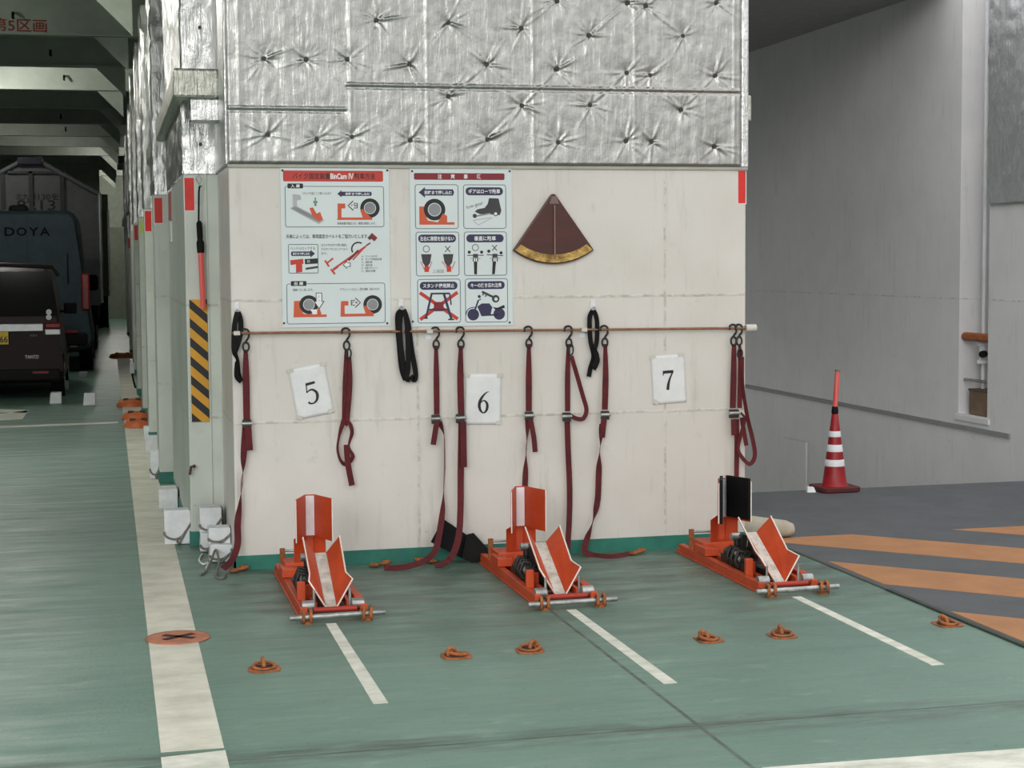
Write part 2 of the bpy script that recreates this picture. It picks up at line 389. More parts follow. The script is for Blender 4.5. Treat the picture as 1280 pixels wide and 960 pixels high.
def foil_sheet(name, x0, x1, z0, z1, step, fn, Y, mt, par):
    nx, nz = int((x1-x0)/step), int((z1-z0)/step); vs = []; fs = []
    for j in range(nz+1):
        for i in range(nx+1):
            x, z = x0+(x1-x0)*i/nx, z0+(z1-z0)*j/nz; e = min(1, min(i, nx-i, j, nz-j)/2)
            vs.append((x, Y-.006-e*(fn(x, z)+.012), z))
    for j in range(nz):
        for i in range(nx): a = j*(nx+1)+i; fs.append((a, a+1, a+nx+2, a+nx+1))
    return MB().add(vs, fs, mt, True).build(name, mt, par)
foil = foil_sheet('foil_insulation', WX0-.005, WX1-.035, FOIL_Z+.004, 4.2, .0078, foil_height, WALL_Y, M_FOIL, None)
struct(foil)
MB().box((WX0-.004, WALL_Y-.016, FOIL_Z-.012), (WX1+.004, WALL_Y+.01, FOIL_Z+.004)).build('edge_strip', mat('grey sealant', rgb(176, 176, 166), .6), foil)
MB().box((WX1-.036, WALL_Y-.012, FOIL_Z), (WX1+.012, 10.9, 4.3)).build('foil_corner', M_FOILD, foil, bevel=.01)
MB().box((WX0-.016, WALL_Y-.010, FOIL_Z), (WX0+.0, 10.9, 4.3)).build('foil_corner', M_FOILD, foil, bevel=.008)
M_PIN = mat('pin washer', rgb(70, 70, 66), .5, .6)
for (px, pz) in pins[:31]:
    yy = WALL_Y-.012-foil_height(px, pz)
    MB().cyl((px, WALL_Y, pz), (px, yy-.024, pz), .0125, M_PIN, 12).build('insulation_pin', M_PIN, foil)
MB().box((WX1, 9.75, 2.60), (WX1+.075, 9.95, 2.76)).build('foil_bracket', M_TRAY, foil, bevel=.012)

# ------------------------------------------------------------------ left row of pilasters (foil above, white below)
def pilaster(name, x0, y0, x1, y1, base=True):
    o = struct(MB().box((x0, y0, 0), (x1, y1, FOIL_Z)).build(name, M_PIL, bevel=.008))
    if base: MB().box((x0-.008, y0-.008, 0), (x1, y1, .085)).build('skirting', M_GREENB, o)
    # foil jacket
    vs = []; fs = []; st = .03; z1 = 4.3
    path = [(x0-.004, y1)]; n1 = max(2, int(min(y1-y0, 3)/.05)); n2 = max(4, int((x1-x0)/.018))
    path = [(x0-.004, y1+(y0-y1)*i/n1) for i in range(n1+1)]+[(x0-.004+(x1-x0)*i/n2, y0-.004) for i in range(1, n2+1)]
    nz = int((z1-FOIL_Z)/st)
    for j in range(nz+1):
        z = FOIL_Z+(z1-FOIL_Z)*j/nz
        for i, (x, y) in enumerate(path):
            d = .012*abs(mnoise.noise((x*30, y*9, z*3.2)))+.010*mnoise.noise((x*14, y*5, z*12))
            vs.append((x-d if i <= n1 else x, y-d if i >= n1 else y, z))
    k = len(path)
    for j in range(nz):
        for i in range(k-1): a = j*k+i; fs.append((a, a+1, a+k+1, a+k))
    MB().add(vs, fs, M_FOILD, True).build('foil_insulation', M_FOILD, o)
    return o
def xpx(px, Y): return W(px, 338, Y).x
pA = pilaster('wall_pilaster', .472, 10.6, WX0+.02, 13.4)
for z, px in ((2.49, 254), (3.2, 256)):
    MB().cyl((xpx(px, 10.57), 10.6, z), (xpx(px, 10.57), 10.562, z), .010, M_PIN, 12).build('insulation_pin', M_PIN, pA)
MB().box((.60, 10.592, .085), (.614, 10.61, FOIL_Z)).build('conduit', M_PIL, pA, bevel=.004)
PIL = [(194, 13.75, .55), (182, 17.1, .5), (174.5, 20.0, .5), (168.5, 23.2, .6), (164, 27.5, .6), (160.5, 34.0, 1), (157.5, 43, 1)]
for px, Y, dp in PIL: pilaster('wall_pilaster', xpx(px, Y), Y, .95, Y+dp)
struct(MB().box((.86, 13.4, 0), (1.1, 57, DECK_H)).build('wall_left', M_PIL))
# foil wrapped tray that turns the corner and runs aft
tr = MB(); tx0, tx1, ty, tz0, tz1 = .405, .475, 10.12, 2.73, 2.90
tr.box((tx0, ty, tz0), (WX0-.01, ty+.20, tz1)); tr.box((tx0, ty+.2, tz0), (tx1, 44, tz1-.01))
tray = struct(tr.build('trim_1', M_TRAY, bevel=.015))
MB().box((.50, ty+.02, tz0-.14), (WX0-.008, ty+.16, tz0)).build('tray_bracket', M_FOILD, tray, bevel=.012)

# ------------------------------------------------------------------ deckhead, beams and lamps
struct(MB().box((-9, 6.2, DECK_H), (X_EDGE, 57, DECK_H+.15)).build('ceiling', M_BEAM))
struct(MB().box((WX1+.005, 15.8, 4.52), (8.4, 40, 4.7)).build('ceiling_ramp', mat('ramp ceiling paint', rgb(150, 150, 148), .6)))
ZB = 4.35
beams = []
for k in range(15):
    Y = 7.75+3.05*k
    bm = MB().box((-9, Y, ZB+.02), (.9, Y+.03, DECK_H)).box((-9, Y-.07, ZB), (.9, Y+.10, ZB+.022))
    o = struct(bm.build('ceiling_beam', M_BEAM)); beams.append(o)
    x = .5 if Y < 13 else .30
    MB().prism([(x, Y, ZB), (x-.38, Y, ZB), (x, Y, ZB-.38)], (0, .02, 0)).build('bracket', M_BEAM, o)
bt = beams[4]; Y = 7.75+3.05*4
MB().text('第5区画', W(24, 32, Y).x, W(24, 31.5, Y).z, Y-.004, .152, mat('red stencil paint', rgb(138, 44, 36), .6), width=.60, bold=.014).build('stencil_lettering', None, bt)
struct(MB().box((-9, 57, -.1), (1.1, 57.3, DECK_H)).build('wall_far', M_GREEN_DARK))
struct(MB().box((-9.2, 6, -.1), (-9, 57, DECK_H)).build('wall_port', M_GREEN_DARK))
dr = struct(MB().box((.0, 56.9, 0), (.75, 57.02, 3.0)).build('door_1', mat('door green', rgb(120, 126, 112), .6))); dr['kind'] = 'structure'
MB().box((.66, 56.86, 1.0), (.70, 56.9, 1.15)).build('door_handle', M_STEEL, dr)
M_LAMP = mat('lamp tube glow', (1, .97, .9, 1), .5, emit=12.0)
M_LAMPB = mat('lamp housing', rgb(200, 200, 196), .5)
lampspots = [(.2, 53.5, 'farthest ceiling lamp, unseen, added to light the end bulkhead', 170), (-1.15, 36.7, 'white ceiling lamp above the gabled truck roof', 20), (.02, 40.2, 'ceiling lamp beside the knee bracket at upper right of the truck', 25),  # farthest lamp is an unseen addition that brightens the end bulkhead
             (.10, 49.0, 'small ceiling lamp deep in the aisle beside the foil wall', 60), (-2.1, 33.6, 'ceiling lamp at the left edge above the truck', 25), (-1.6, 24.75, 'ceiling lamp hidden behind the second dark beam, lighting the pale third one', 120),
             (-1.6, 15.4, 'unseen ceiling lamp added to brighten the first visible deck beam', 190), (-2.4, 18.4, 'unseen ceiling lamp added to brighten the lettered beam', 30)]  # both lamps on this line are out of view, added to brighten the beams
for i, (x, Y, lb, en) in enumerate(lampspots):
    t = thing('ceiling_lamp', lb, 'lamp', (x, Y, 4.55), 'deckhead lamps')
    MB().box((x-.08, Y-.5, 4.62), (x+.08, Y+.5, DECK_H)).build('housing', M_LAMPB, t, bevel=.01)
    MB().cyl((x, Y-.46, 4.58), (x, Y+.46, 4.58), .05, M_LAMP, 12).build('tube', M_LAMP, t)
    ld = bpy.data.lights.new('lamp_light', 'POINT'); ld.shadow_soft_size = .08; ld.energy = en; ld.color = (1, .97, .9)
    lo = bpy.data.objects.new('lamp_light', ld); COL.objects.link(lo); lo.parent = t; lo.location = (0, 0, -.05)
for i, (px, py, k, lb) in enumerate(((16, 20, 4, 'small black hook hanging over the red stencilled lettering'), (63, 67, 5, 'small black hook hanging below the lettered beam'), (80, 98, 6, 'small black hook on the brightest deck beam'),
                                     (76, 146, 7, 'small black hook on the fourth deck beam down'), (82, 162, 8, 'small black hook on the fifth deck beam down'))):
    Y = 7.75+3.05*k-.10; p = W(px, py, Y)
    q = MB().tube([p+Vector((0, .1, .045)), p+Vector((0, .03, .04)), p, p+Vector((.0, -.015, -.02)), p+Vector((.015, -.015, -.03))], .016, M_BLACK, 8)
    tag(q.build('beam_hook', M_BLACK), lb, 'hook', 'hooks under the deck beams')
struct(MB().box((-2.9, 45.0, 3.25), (-.13, 45.2, DECK_H)).build('ceiling_panel', M_GREEN_DARK))

# ------------------------------------------------------------------ right hull wall beside the ramp
RX = 8.4; Yl, Yr = 15.52, 14.94
rw = MB()
rw.box((RX, -1.5, -6.5), (RX+.4, Yr, 4.7)).box((RX, Yl, -6.5), (RX+.4, 40, 4.7)).box((RX, Yr, -6.5), (RX+.4, Yl, .185)).box((RX+.36, Yr-.05, .1), (RX+.42, Yl+1.2, 4.7))
wr = struct(rw.build('wall_right', M_RWALL))
MB().box((RX-.02, 14.5, .025), (RX+.01, 40, .07)).build('rubbing_strip', mat('dark strip', rgb(138, 140, 142), .5), wr)
MB().box((RX-.02, Yr-.05, .12), (RX+.01, Yl+.05, .17)).build('recess_sill', M_RWALL, wr)
MB().box((RX-.03, 19.3, -1.3), (RX+.01, 20.0, -.5)).build('casing', M_RWALL, wr, bevel=.02)
def rfoil(x, z): return .005*abs(mnoise.noise((x*22, z*5, 4)))+.010*abs(mnoise.noise((x*9, z*2.2, 9)))+.012*abs(mnoise.noise((x*3+z*3, z*4-x*2, 2)))
nx, nz = 90, 110; vs = []; fs = []
for j in range(nz+1):
    for i in range(nx+1):
        y = 10.2+(14.93-10.2)*i/nx; z = 2.285+(4.5-2.285)*j/nz; vs.append((RX-.03-1.6*rfoil(y*2, z), y, z))
for j in range(nz):
    for i in range(nx): a = j*(nx+1)+i; fs.append((a, a+nx+1, a+nx+2, a+1))
M_FOILR = make_foil_mat('dull aluminium foil', (.80, .81, .84, 1), .42, strength=.9)
rf = MB().add(vs, fs, M_FOILR, True).build('foil_insulation', M_FOILR, wr)
ry = 15.1
vp = thing('valve_pipe', 'thin white pipe with a flanged valve inside the tall recess of the grey wall', 'pipe', (RX+.13, 15.26, .448))
MB().cyl((RX+.13, 15.26, .448), (RX+.13, 15.26, 4.5), .022, M_WHITE, 12).build('pipe', M_WHITE, vp)
for z in (.72, .90): MB().cyl((RX+.13, 15.26, z-.018), (RX+.13, 15.26, z+.018), .065, M_WHITE, 16).build('flange', M_WHITE, vp)
MB().cyl((RX+.13, 15.26, .74), (RX+.13, 15.26, .88), .045, M_WHITE, 12).build('valve_body', M_WHITE, vp)
MB().cyl((RX+.12, 15.22, .80), (RX+.06, 15.16, .80), .035, M_BLACK, 12).build('handwheel', M_BLACK, vp)
tag(MB().cyl((RX+.06, 15.50, .965), (RX+.06, 14.96, .965), .045, mat('varnished wood', rgb(166, 92, 40), .5, var=rgb(140, 72, 30), vscale=20), 16).build('wooden_handrail', None), 'orange brown wooden bar across the recess in the grey wall', 'handrail')
tag(MB().cyl((RX+.06, 15.50, .53), (RX+.06, 14.96, .53), .016, M_STEEL, 10).build('grab_rod', M_STEEL), 'thin grey rod across the recess above the brown box', 'rod')
bx = tag(MB().box((RX+.03, 14.95, .19), (RX+.19, 15.36, .44)).build('storage_box', mat('brown board', rgb(126, 104, 84), .75, var=rgb(106, 86, 68)), bevel=.006), 'brown box at the bottom of the recess in the grey wall', 'box')
MB().box((RX+.025, 14.95, .425), (RX+.195, 15.365, .447)).build('lid', mat('dark lid', rgb(88, 76, 64), .7), bx)

# ------------------------------------------------------------------ reflective stickers
def sticker(x, Y, ztop, h, wd, label, mt=M_RED):
    t = MB().box((x-.006, Y-.0015, ztop-h-.006), (x+wd+.006, Y+.0, ztop+.006), M_WHITE).box((x, Y-.003, ztop-h), (x+wd, Y-.0012, ztop), mt)
    tag(t.build('reflector_sticker'), label, 'sticker', 'red reflector stickers')
p = W(921, 214, WALL_Y); sticker(WX1-.052, WALL_Y, W(925, 213.5, WALL_Y).z, .196, .047, 'red reflector sticker at top right edge of the white wall')
sticker(.478, 10.6, 2.285, .20, .058, 'red reflector sticker above the hazard stripes, left of the red baton')
Ls = ['second red reflector sticker along the aisle, behind the one beside the baton', 'third red reflector sticker along the aisle', 'fourth red reflector sticker along the aisle, small',
      'farthest red reflector sticker along the aisle, dark and tiny']
for (px, Y, dp), lb, wd in zip((PIL[0], PIL[1], PIL[3], PIL[5]), Ls, (.062, .062, .06, .10)):
    sticker(xpx(px, Y)+.005, Y-.001, 2.285, .20, wd, lb)
fs_ = MB().box((.464, 12.6, 2.085), (.473, 13.0, 2.285), M_REDF).box((.464, 12.6, 1.92), (.473, 12.85, 2.07), M_WHITE)
tag(fs_.build('reflector_sticker'), 'faded dull red reflector sticker on the shaded side face behind the baton post', 'sticker', 'red reflector stickers')
tag(MB().box((xpx(176, 20), 19.997, 2.12), (xpx(181, 20), 20.0, 2.26), mat('lime sticker', rgb(196, 220, 120), .5)).build('notice_sticker'), 'small lime green sticker between the red reflectors on the aisle wall', 'sticker')

# hazard board, baton, small hook on post A
hz = MB(); hx0, hx1, hz0, hz1, hy = .492, .600, .775, 1.535, 10.588
hz.box((hx0, hy, hz0), (hx1, 10.6, hz1), mat('hazard yellow', rgb(216, 158, 40), .45, var=rgb(200, 142, 34)))
for k in range(-1, 8):
    c = hz0+.02+k*.118; pl = [(hx0, c+.098), (hx1, c-.0+.0), (hx1, c+.056), (hx0, c+.154)]
    for f in (lambda q: q[1]-hz0, lambda q: hz1-q[1]): pl = clip(pl, f) if len(pl) > 2 else pl
    if len(pl) > 2: hz.prism([(x, hy-.0015, z) for x, z in pl], (0, .001, 0), M_INK)
tag(hz.build('hazard_board'), 'tall yellow and black diagonal striped board on the post under the red baton', 'warning sign')
by = 10.555; p1, p2 = W(249, 279, by), W(248.5, 304, by)
bt_ = thing('light_baton', 'red traffic baton with black handle hanging on the post', 'baton', p2)
MB().tube([W(248, 218, by), W(245, 224, by), W(249, 231, by), W(252, 224, by)], .0035, M_STEEL, 8, closed=True).build('hanging_ring', M_STEEL, bt_)
MB().tube([W(252, 233, by), W(249.5, 233, by), W(248.6, 240, by), W(248.3, 276, by)], .006, M_BLACK, 8).build('cord', M_BLACK, bt_)
h0, h1, h2 = W(249, 276, by), W(250, 296, by), W(251, 316, by)
MB().tube([h0, W(249, 279, by), h1, W(250, 300, by), W(250.4, 303, by), h2], .02, M_BLACK, 14, radii=[.008, .018, .018, .016, .024, .022]).build('handle', M_BLACK, bt_)
MB().cyl(h2, W(254, 386, by), .017, mat('red translucent tube', rgb(226, 82, 78), .3, var=rgb(236, 130, 124), vscale=2, stretch=(30, 1, .4)), 14).build('tube', None, bt_)
hk = W(243, 583, 10.57)
tag(MB().tube([hk+Vector((0, .03, 0)), hk, hk+Vector((-.02, -.01, -.0)), hk+Vector((-.03, -.01, -.05))], .009, M_RUST, 8).build('wall_hook', M_RUST), 'small rusty hook low on the post below the hazard stripes', 'hook')

# ------------------------------------------------------------------ posters
M_BOARD = mat('poster board', rgb(214, 224, 224), .3, var=rgb(208, 218, 219), vscale=2)
M_NAVY = mat('poster navy', rgb(44, 42, 78), .35, var=rgb(40, 38, 72)); M_PRED = mat('poster red', rgb(196, 56, 42), .35, var=rgb(184, 50, 38)); M_MAR = mat('poster maroon', rgb(132, 24, 38), .35, var=rgb(122, 22, 34))
M_PORG = mat('poster orange', rgb(206, 88, 52), .35, var=rgb(198, 82, 48)); M_PGRY = mat('poster grey', rgb(140, 142, 146), .35, var=rgb(128, 130, 134)); M_PWHT = mat('poster white', rgb(232, 236, 236), .35, var=rgb(228, 232, 232))
M_PLINE = mat('poster outline', rgb(88, 104, 120), .35); M_PDK = mat('poster charcoal', rgb(56, 56, 58), .35, var=rgb(48, 48, 50)); M_PGRN = mat('poster green', rgb(70, 132, 104), .35); M_PSIL = mat('poster silver', rgb(176, 180, 184), .35)
class Pic:      # flat printed shapes in poster centimetre-like units (u right, v down), printed on the board face
    def __init__(s, x0, z1, kx, kz, Y): s.o = (x0, z1, kx, kz, Y); s.mb = MB(); s.lay = 0
    def pt(s, u, v, d=0): x0, z1, kx, kz, Y = s.o; return Vector((x0+u*kx, Y-.0006*s.lay-d, z1-v*kz))
    def poly(s, pts, mt): s.lay += .12; s.mb.prism([s.pt(*p) for p in pts], (0, .0004, 0), mt); return s
    def rect(s, a, b, c, d, mt, r=0): return s.poly(s.rr(a, b, c, d, r), mt)
    def rr(s, a, b, c, d, r=0):
        if not r: return [(a, b), (c, b), (c, d), (a, d)]
        P = []
        for cx, cy, a0 in ((c-r, b+r, -90), (c-r, d-r, 0), (a+r, d-r, 90), (a+r, b+r, 180)):
            for k in range(6): t = math.radians(a0+18*k); P.append((cx+r*math.cos(t), cy+r*math.sin(t)))
        return P
    def frame(s, a, b, c, d, r, wd, mt, fill=None):
        s.rect(a, b, c, d, mt, r); s.rect(a+wd, b+wd, c-wd, d-wd, fill or M_BOARD, max(1, r-wd)); return s
    def disc(s, u, v, r, mt, sy=1.0): return s.poly([(u+r*math.cos(t*math.pi/14), v+sy*r*math.sin(t*math.pi/14)) for t in range(28)], mt)
    def line(s, a, b, wd, mt):
        d = Vector((b[0]-a[0], b[1]-a[1])); d.normalize(); nn = Vector((-d.y, d.x))*wd/2
        return s.poly([(a[0]+nn.x, a[1]+nn.y), (b[0]+nn.x, b[1]+nn.y), (b[0]-nn.x, b[1]-nn.y), (a[0]-nn.x, a[1]-nn.y)], mt)
    def arc(s, u, v, r, a0, a1, wd, mt):
        P = [(u+(r+wd/2)*math.cos(math.radians(a0+(a1-a0)*k/16)), v+(r+wd/2)*math.sin(math.radians(a0+(a1-a0)*k/16))) for k in range(17)]
        Q = [(u+(r-wd/2)*math.cos(math.radians(a0+(a1-a0)*k/16)), v+(r-wd/2)*math.sin(math.radians(a0+(a1-a0)*k/16))) for k in range(17)]
        s.lay += .12
        for k in range(16): s.mb.prism([s.pt(*P[k]), s.pt(*P[k+1]), s.pt(*Q[k+1]), s.pt(*Q[k])], (0, .0004, 0), mt)
        return s
    def text(s, body, u, v, h, mt, width=None, bold=0.0, rot=0, align='C'):
        s.lay += .12; x0, z1, kx, kz, Y = s.o; c = s.pt(u, v)
        M = None
        if rot: M = Matrix.Translation(c) @ Matrix.Rotation(math.radians(rot), 4, 'Y') @ Matrix.Translation(-c)
        s.mb.text(body, c.x, c.z, c.y, h*kz, mt, width*kx if width else None, M, bold, align); return s
    def build(s, name, par): return s.mb.build(name, None, par)
def wheel(p, u, v, r):
    p.disc(u, v, r, M_INK); p.disc(u, v, r*.62, M_BOARD); p.disc(u, v, r*.56, M_PGRY)
def arrow_out(p, u, v, r, right, txt):      # small outlined arrow
    k = 1 if right else -1
    P = [(u-k*r*.9, v-r*.55), (u, v-r*.55), (u, v-r*1.1), (u+k*r*1.15, v), (u, v+r*1.1), (u, v+r*.55), (u-k*r*.9, v+r*.55)]
    p.poly(P, M_PDK); p.poly([(u+(a-u)*.78, v+(b-v)*.72) for a, b in P], M_PWHT)
    p.text(txt, u-k*2, v, r*.6, M_PDK, bold=.01)
def bigarrow(p, a, b, c, d, mt, left=True):  # body with head
    h = (d-b); hw = h*1.0; m_ = (b+d)/2
    if left: p.poly([(a, m_), (a+hw, b-h*.35), (a+hw, b), (c-h*.2, b), (c, m_), (c-h*.2, d), (a+hw, d), (a+hw, d+h*.35)], mt)
    else: p.poly([(c, m_), (c-hw, d+h*.35), (c-hw, d), (a+h*.2, d), (a, m_), (a+h*.2, b), (c-hw, b), (c-hw, b-h*.35)], mt)
def poster_base(name, label, px0, py0, px1, py1, U, V):
    Y = WALL_Y-.006; a, b = W(px0, py0, Y), W(px1, py1, Y)
    t = thing(name, label, 'poster', (a.x, Y, b.z), 'instruction boards on the white wall')
    MB().box((a.x, Y, b.z), (b.x, WALL_Y-.0006, a.z), M_BOARD).build('board', M_BOARD, t)
    return t, (lambda: Pic(a.x, a.z, (b.x-a.x)/U, (a.z-b.z)/V, Y-.0006))
# board one: how to use the wheel clamp (printed on a 620 x 910 layout)
t1, P = poster_base('instruction_poster', 'taller white instruction board with orange red header, left of the pair', 350, 209.5, 488.5, 407.5, 620, 915)
p = P(); p.rect(16, 16, 586, 78, M_PRED, 8); p.text('バイク固定装置', 176, 47, 36, M_INK, 215, .02); p.text('BinCam Ⅳ', 350, 47, 34, M_PWHT, 132, .03); p.text('駐車方法', 480, 47, 36, M_INK, 118, .02); p.build('header_band', t1)
for tag_, y0, y1, l in (('入 庫', 104, 340, 40), ('出 庫', 662, 896, 50)):
    p = P(); p.frame(24, y0, 590, y1, 14, 4, M_PLINE); p.rect(l, y0-14, l+88, y0+14, M_INK, 4); p.text(tag_, l+44, y0, 20, M_PWHT, 52, .02); p.build('framed_panel', t1)
p = P(); p.lay = 2
p.text('スタンドを起こして乗り入れます', 205, 146, 16, M_PDK, 165); p.text('↓', 196, 194, 50, M_PGRN, 26, .05)
p.poly([(52, 232), (80, 214), (246, 300), (214, 322)], M_PSIL); p.poly([(68, 150), (112, 156), (116, 182), (92, 186), (92, 224), (68, 216)], M_PSIL); p.poly([(60, 232), (80, 220), (232, 302), (214, 312)], M_PGRY)
p.poly([(162, 230), (182, 226), (202, 262), (222, 252), (238, 296), (214, 306), (180, 280)], M_PORG); p.build('pictogram', t1)
p = P(); p.lay = 2
bigarrow(p, 322, 136, 520, 160, M_NAVY); p.text('前輪まで押し込む', 438, 148, 16, M_PWHT, 140, .02)
p.poly([(322, 204), (366, 204), (366, 232), (344, 232), (344, 284), (480, 284), (520, 284), (520, 298), (318, 298), (322, 284)], M_PORG)
wheel(p, 508, 230, 56); p.poly([(452, 242), (466, 234), (496, 268), (512, 282), (512, 296), (470, 296)], M_PORG)
arrow_out(p, 412, 216, 28, False, '移動'); p.text('前後装置が固定され、車両が固定します。', 430, 318, 15, M_PDK, 220); p.build('pictogram', t1)
p = P(); p.lay = 1
p.text('天候によっては、車両固定のベルトをご協力いたします。', 262, 392, 24, M_INK, 470, .01); p.build('lettering', t1)
p = P(); p.lay = 1
p.frame(38, 436, 208, 604, 8, 4, M_PLINE); p.text('ハンドルロックする', 120, 460, 18, M_PDK, 140, .01); bigarrow(p, 52, 478, 190, 504, M_NAVY, False); p.text('前後まで押し込む', 112, 491, 14, M_PWHT, 96, .02)
p.poly([(48, 528), (122, 520), (124, 548), (116, 550), (116, 596), (80, 600), (80, 552), (50, 556)], M_PRED); p.poly([(130, 522), (204, 518), (206, 548), (132, 552)], M_INK); p.poly([(134, 572), (204, 562), (204, 574), (136, 584)], M_PDK); p.text('⊟', 152, 535, 14, M_PWHT); p.build('pictogram', t1)
p = P(); p.lay = 1
for k, s_ in enumerate(('走るカギを付けた時に確認し', 'たびタイヤにロックベルト', 'ます。')): p.text(s_, 226, 442+24*k, 15, M_PDK, 150 if k < 2 else 34, align='L')
p.line((292, 582), (480, 452), 11, M_PRED); p.line((380, 530), (440, 474), 14, M_MAR); p.line((405, 528), (480, 450), 8, M_PRED)
p.arc(438, 466, 38, 150, 300, 8, M_INK); p.line((482, 448), (508, 430), 8, M_MAR); p.line((508, 384), (540, 412), 28, M_MAR); p.line((498, 396), (510, 410), 16, M_PDK)
p.line((246, 530), (268, 566), 10, M_PRED); p.line((258, 546), (292, 518), 9, M_PRED); p.line((278, 580), (302, 610), 10, M_PRED); p.line((288, 590), (320, 568), 8, M_PRED); arrow_out(p, 372, 556, 22, False, ''); p.build('pictogram', t1)
p = P(); p.lay = 1
for k, s_ in enumerate(('A：ハンドルカギ', 'B：タイヤ用固定具', 'C：固定具', 'D：留め具', 'E：引掛けポイント', 'F：固定位置')): p.text(s_, 456, 508+17*k, 13, M_PDK, (90, 116, 62, 62, 92, 78)[k], align='L')
p.build('lettering', t1)
p = P(); p.lay = 2
p.text('後輪へ少し戻します。', 118, 698, 16, M_PDK, 116)
p.poly([(66, 762), (108, 762), (108, 842), (250, 842), (250, 856), (62, 856)], M_PORG); wheel(p, 150, 784, 54); p.poly([(70, 796), (92, 790), (120, 838), (180, 838), (208, 800), (220, 836), (210, 856), (72, 856)], M_PORG); p.poly([(158, 812), (196, 812), (196, 840), (172, 840)], M_PWHT)
p.poly([(190, 716), (226, 716), (226, 764), (240, 764), (208, 812), (176, 764), (190, 764)], M_PDK); p.poly([(194, 720), (222, 720), (222, 768), (232, 768), (208, 804), (184, 768), (194, 768)], M_PWHT); p.text('少\nし', 208, 746, 34, M_PDK, 14); p.build('pictogram', t1)
p = P(); p.lay = 2
p.text('ギアをニュートラルにし、固定を解除、後退させます。', 444, 698, 16, M_PDK, 230)
p.poly([(334, 766), (376, 766), (376, 792), (354, 792), (354, 840), (510, 840), (524, 856), (330, 856)], M_PORG); wheel(p, 516, 788, 54); p.poly([(462, 800), (476, 792), (506, 828), (522, 840), (518, 856), (480, 856)], M_PORG); arrow_out(p, 416, 776, 28, True, '移動'); p.build('pictogram', t1)
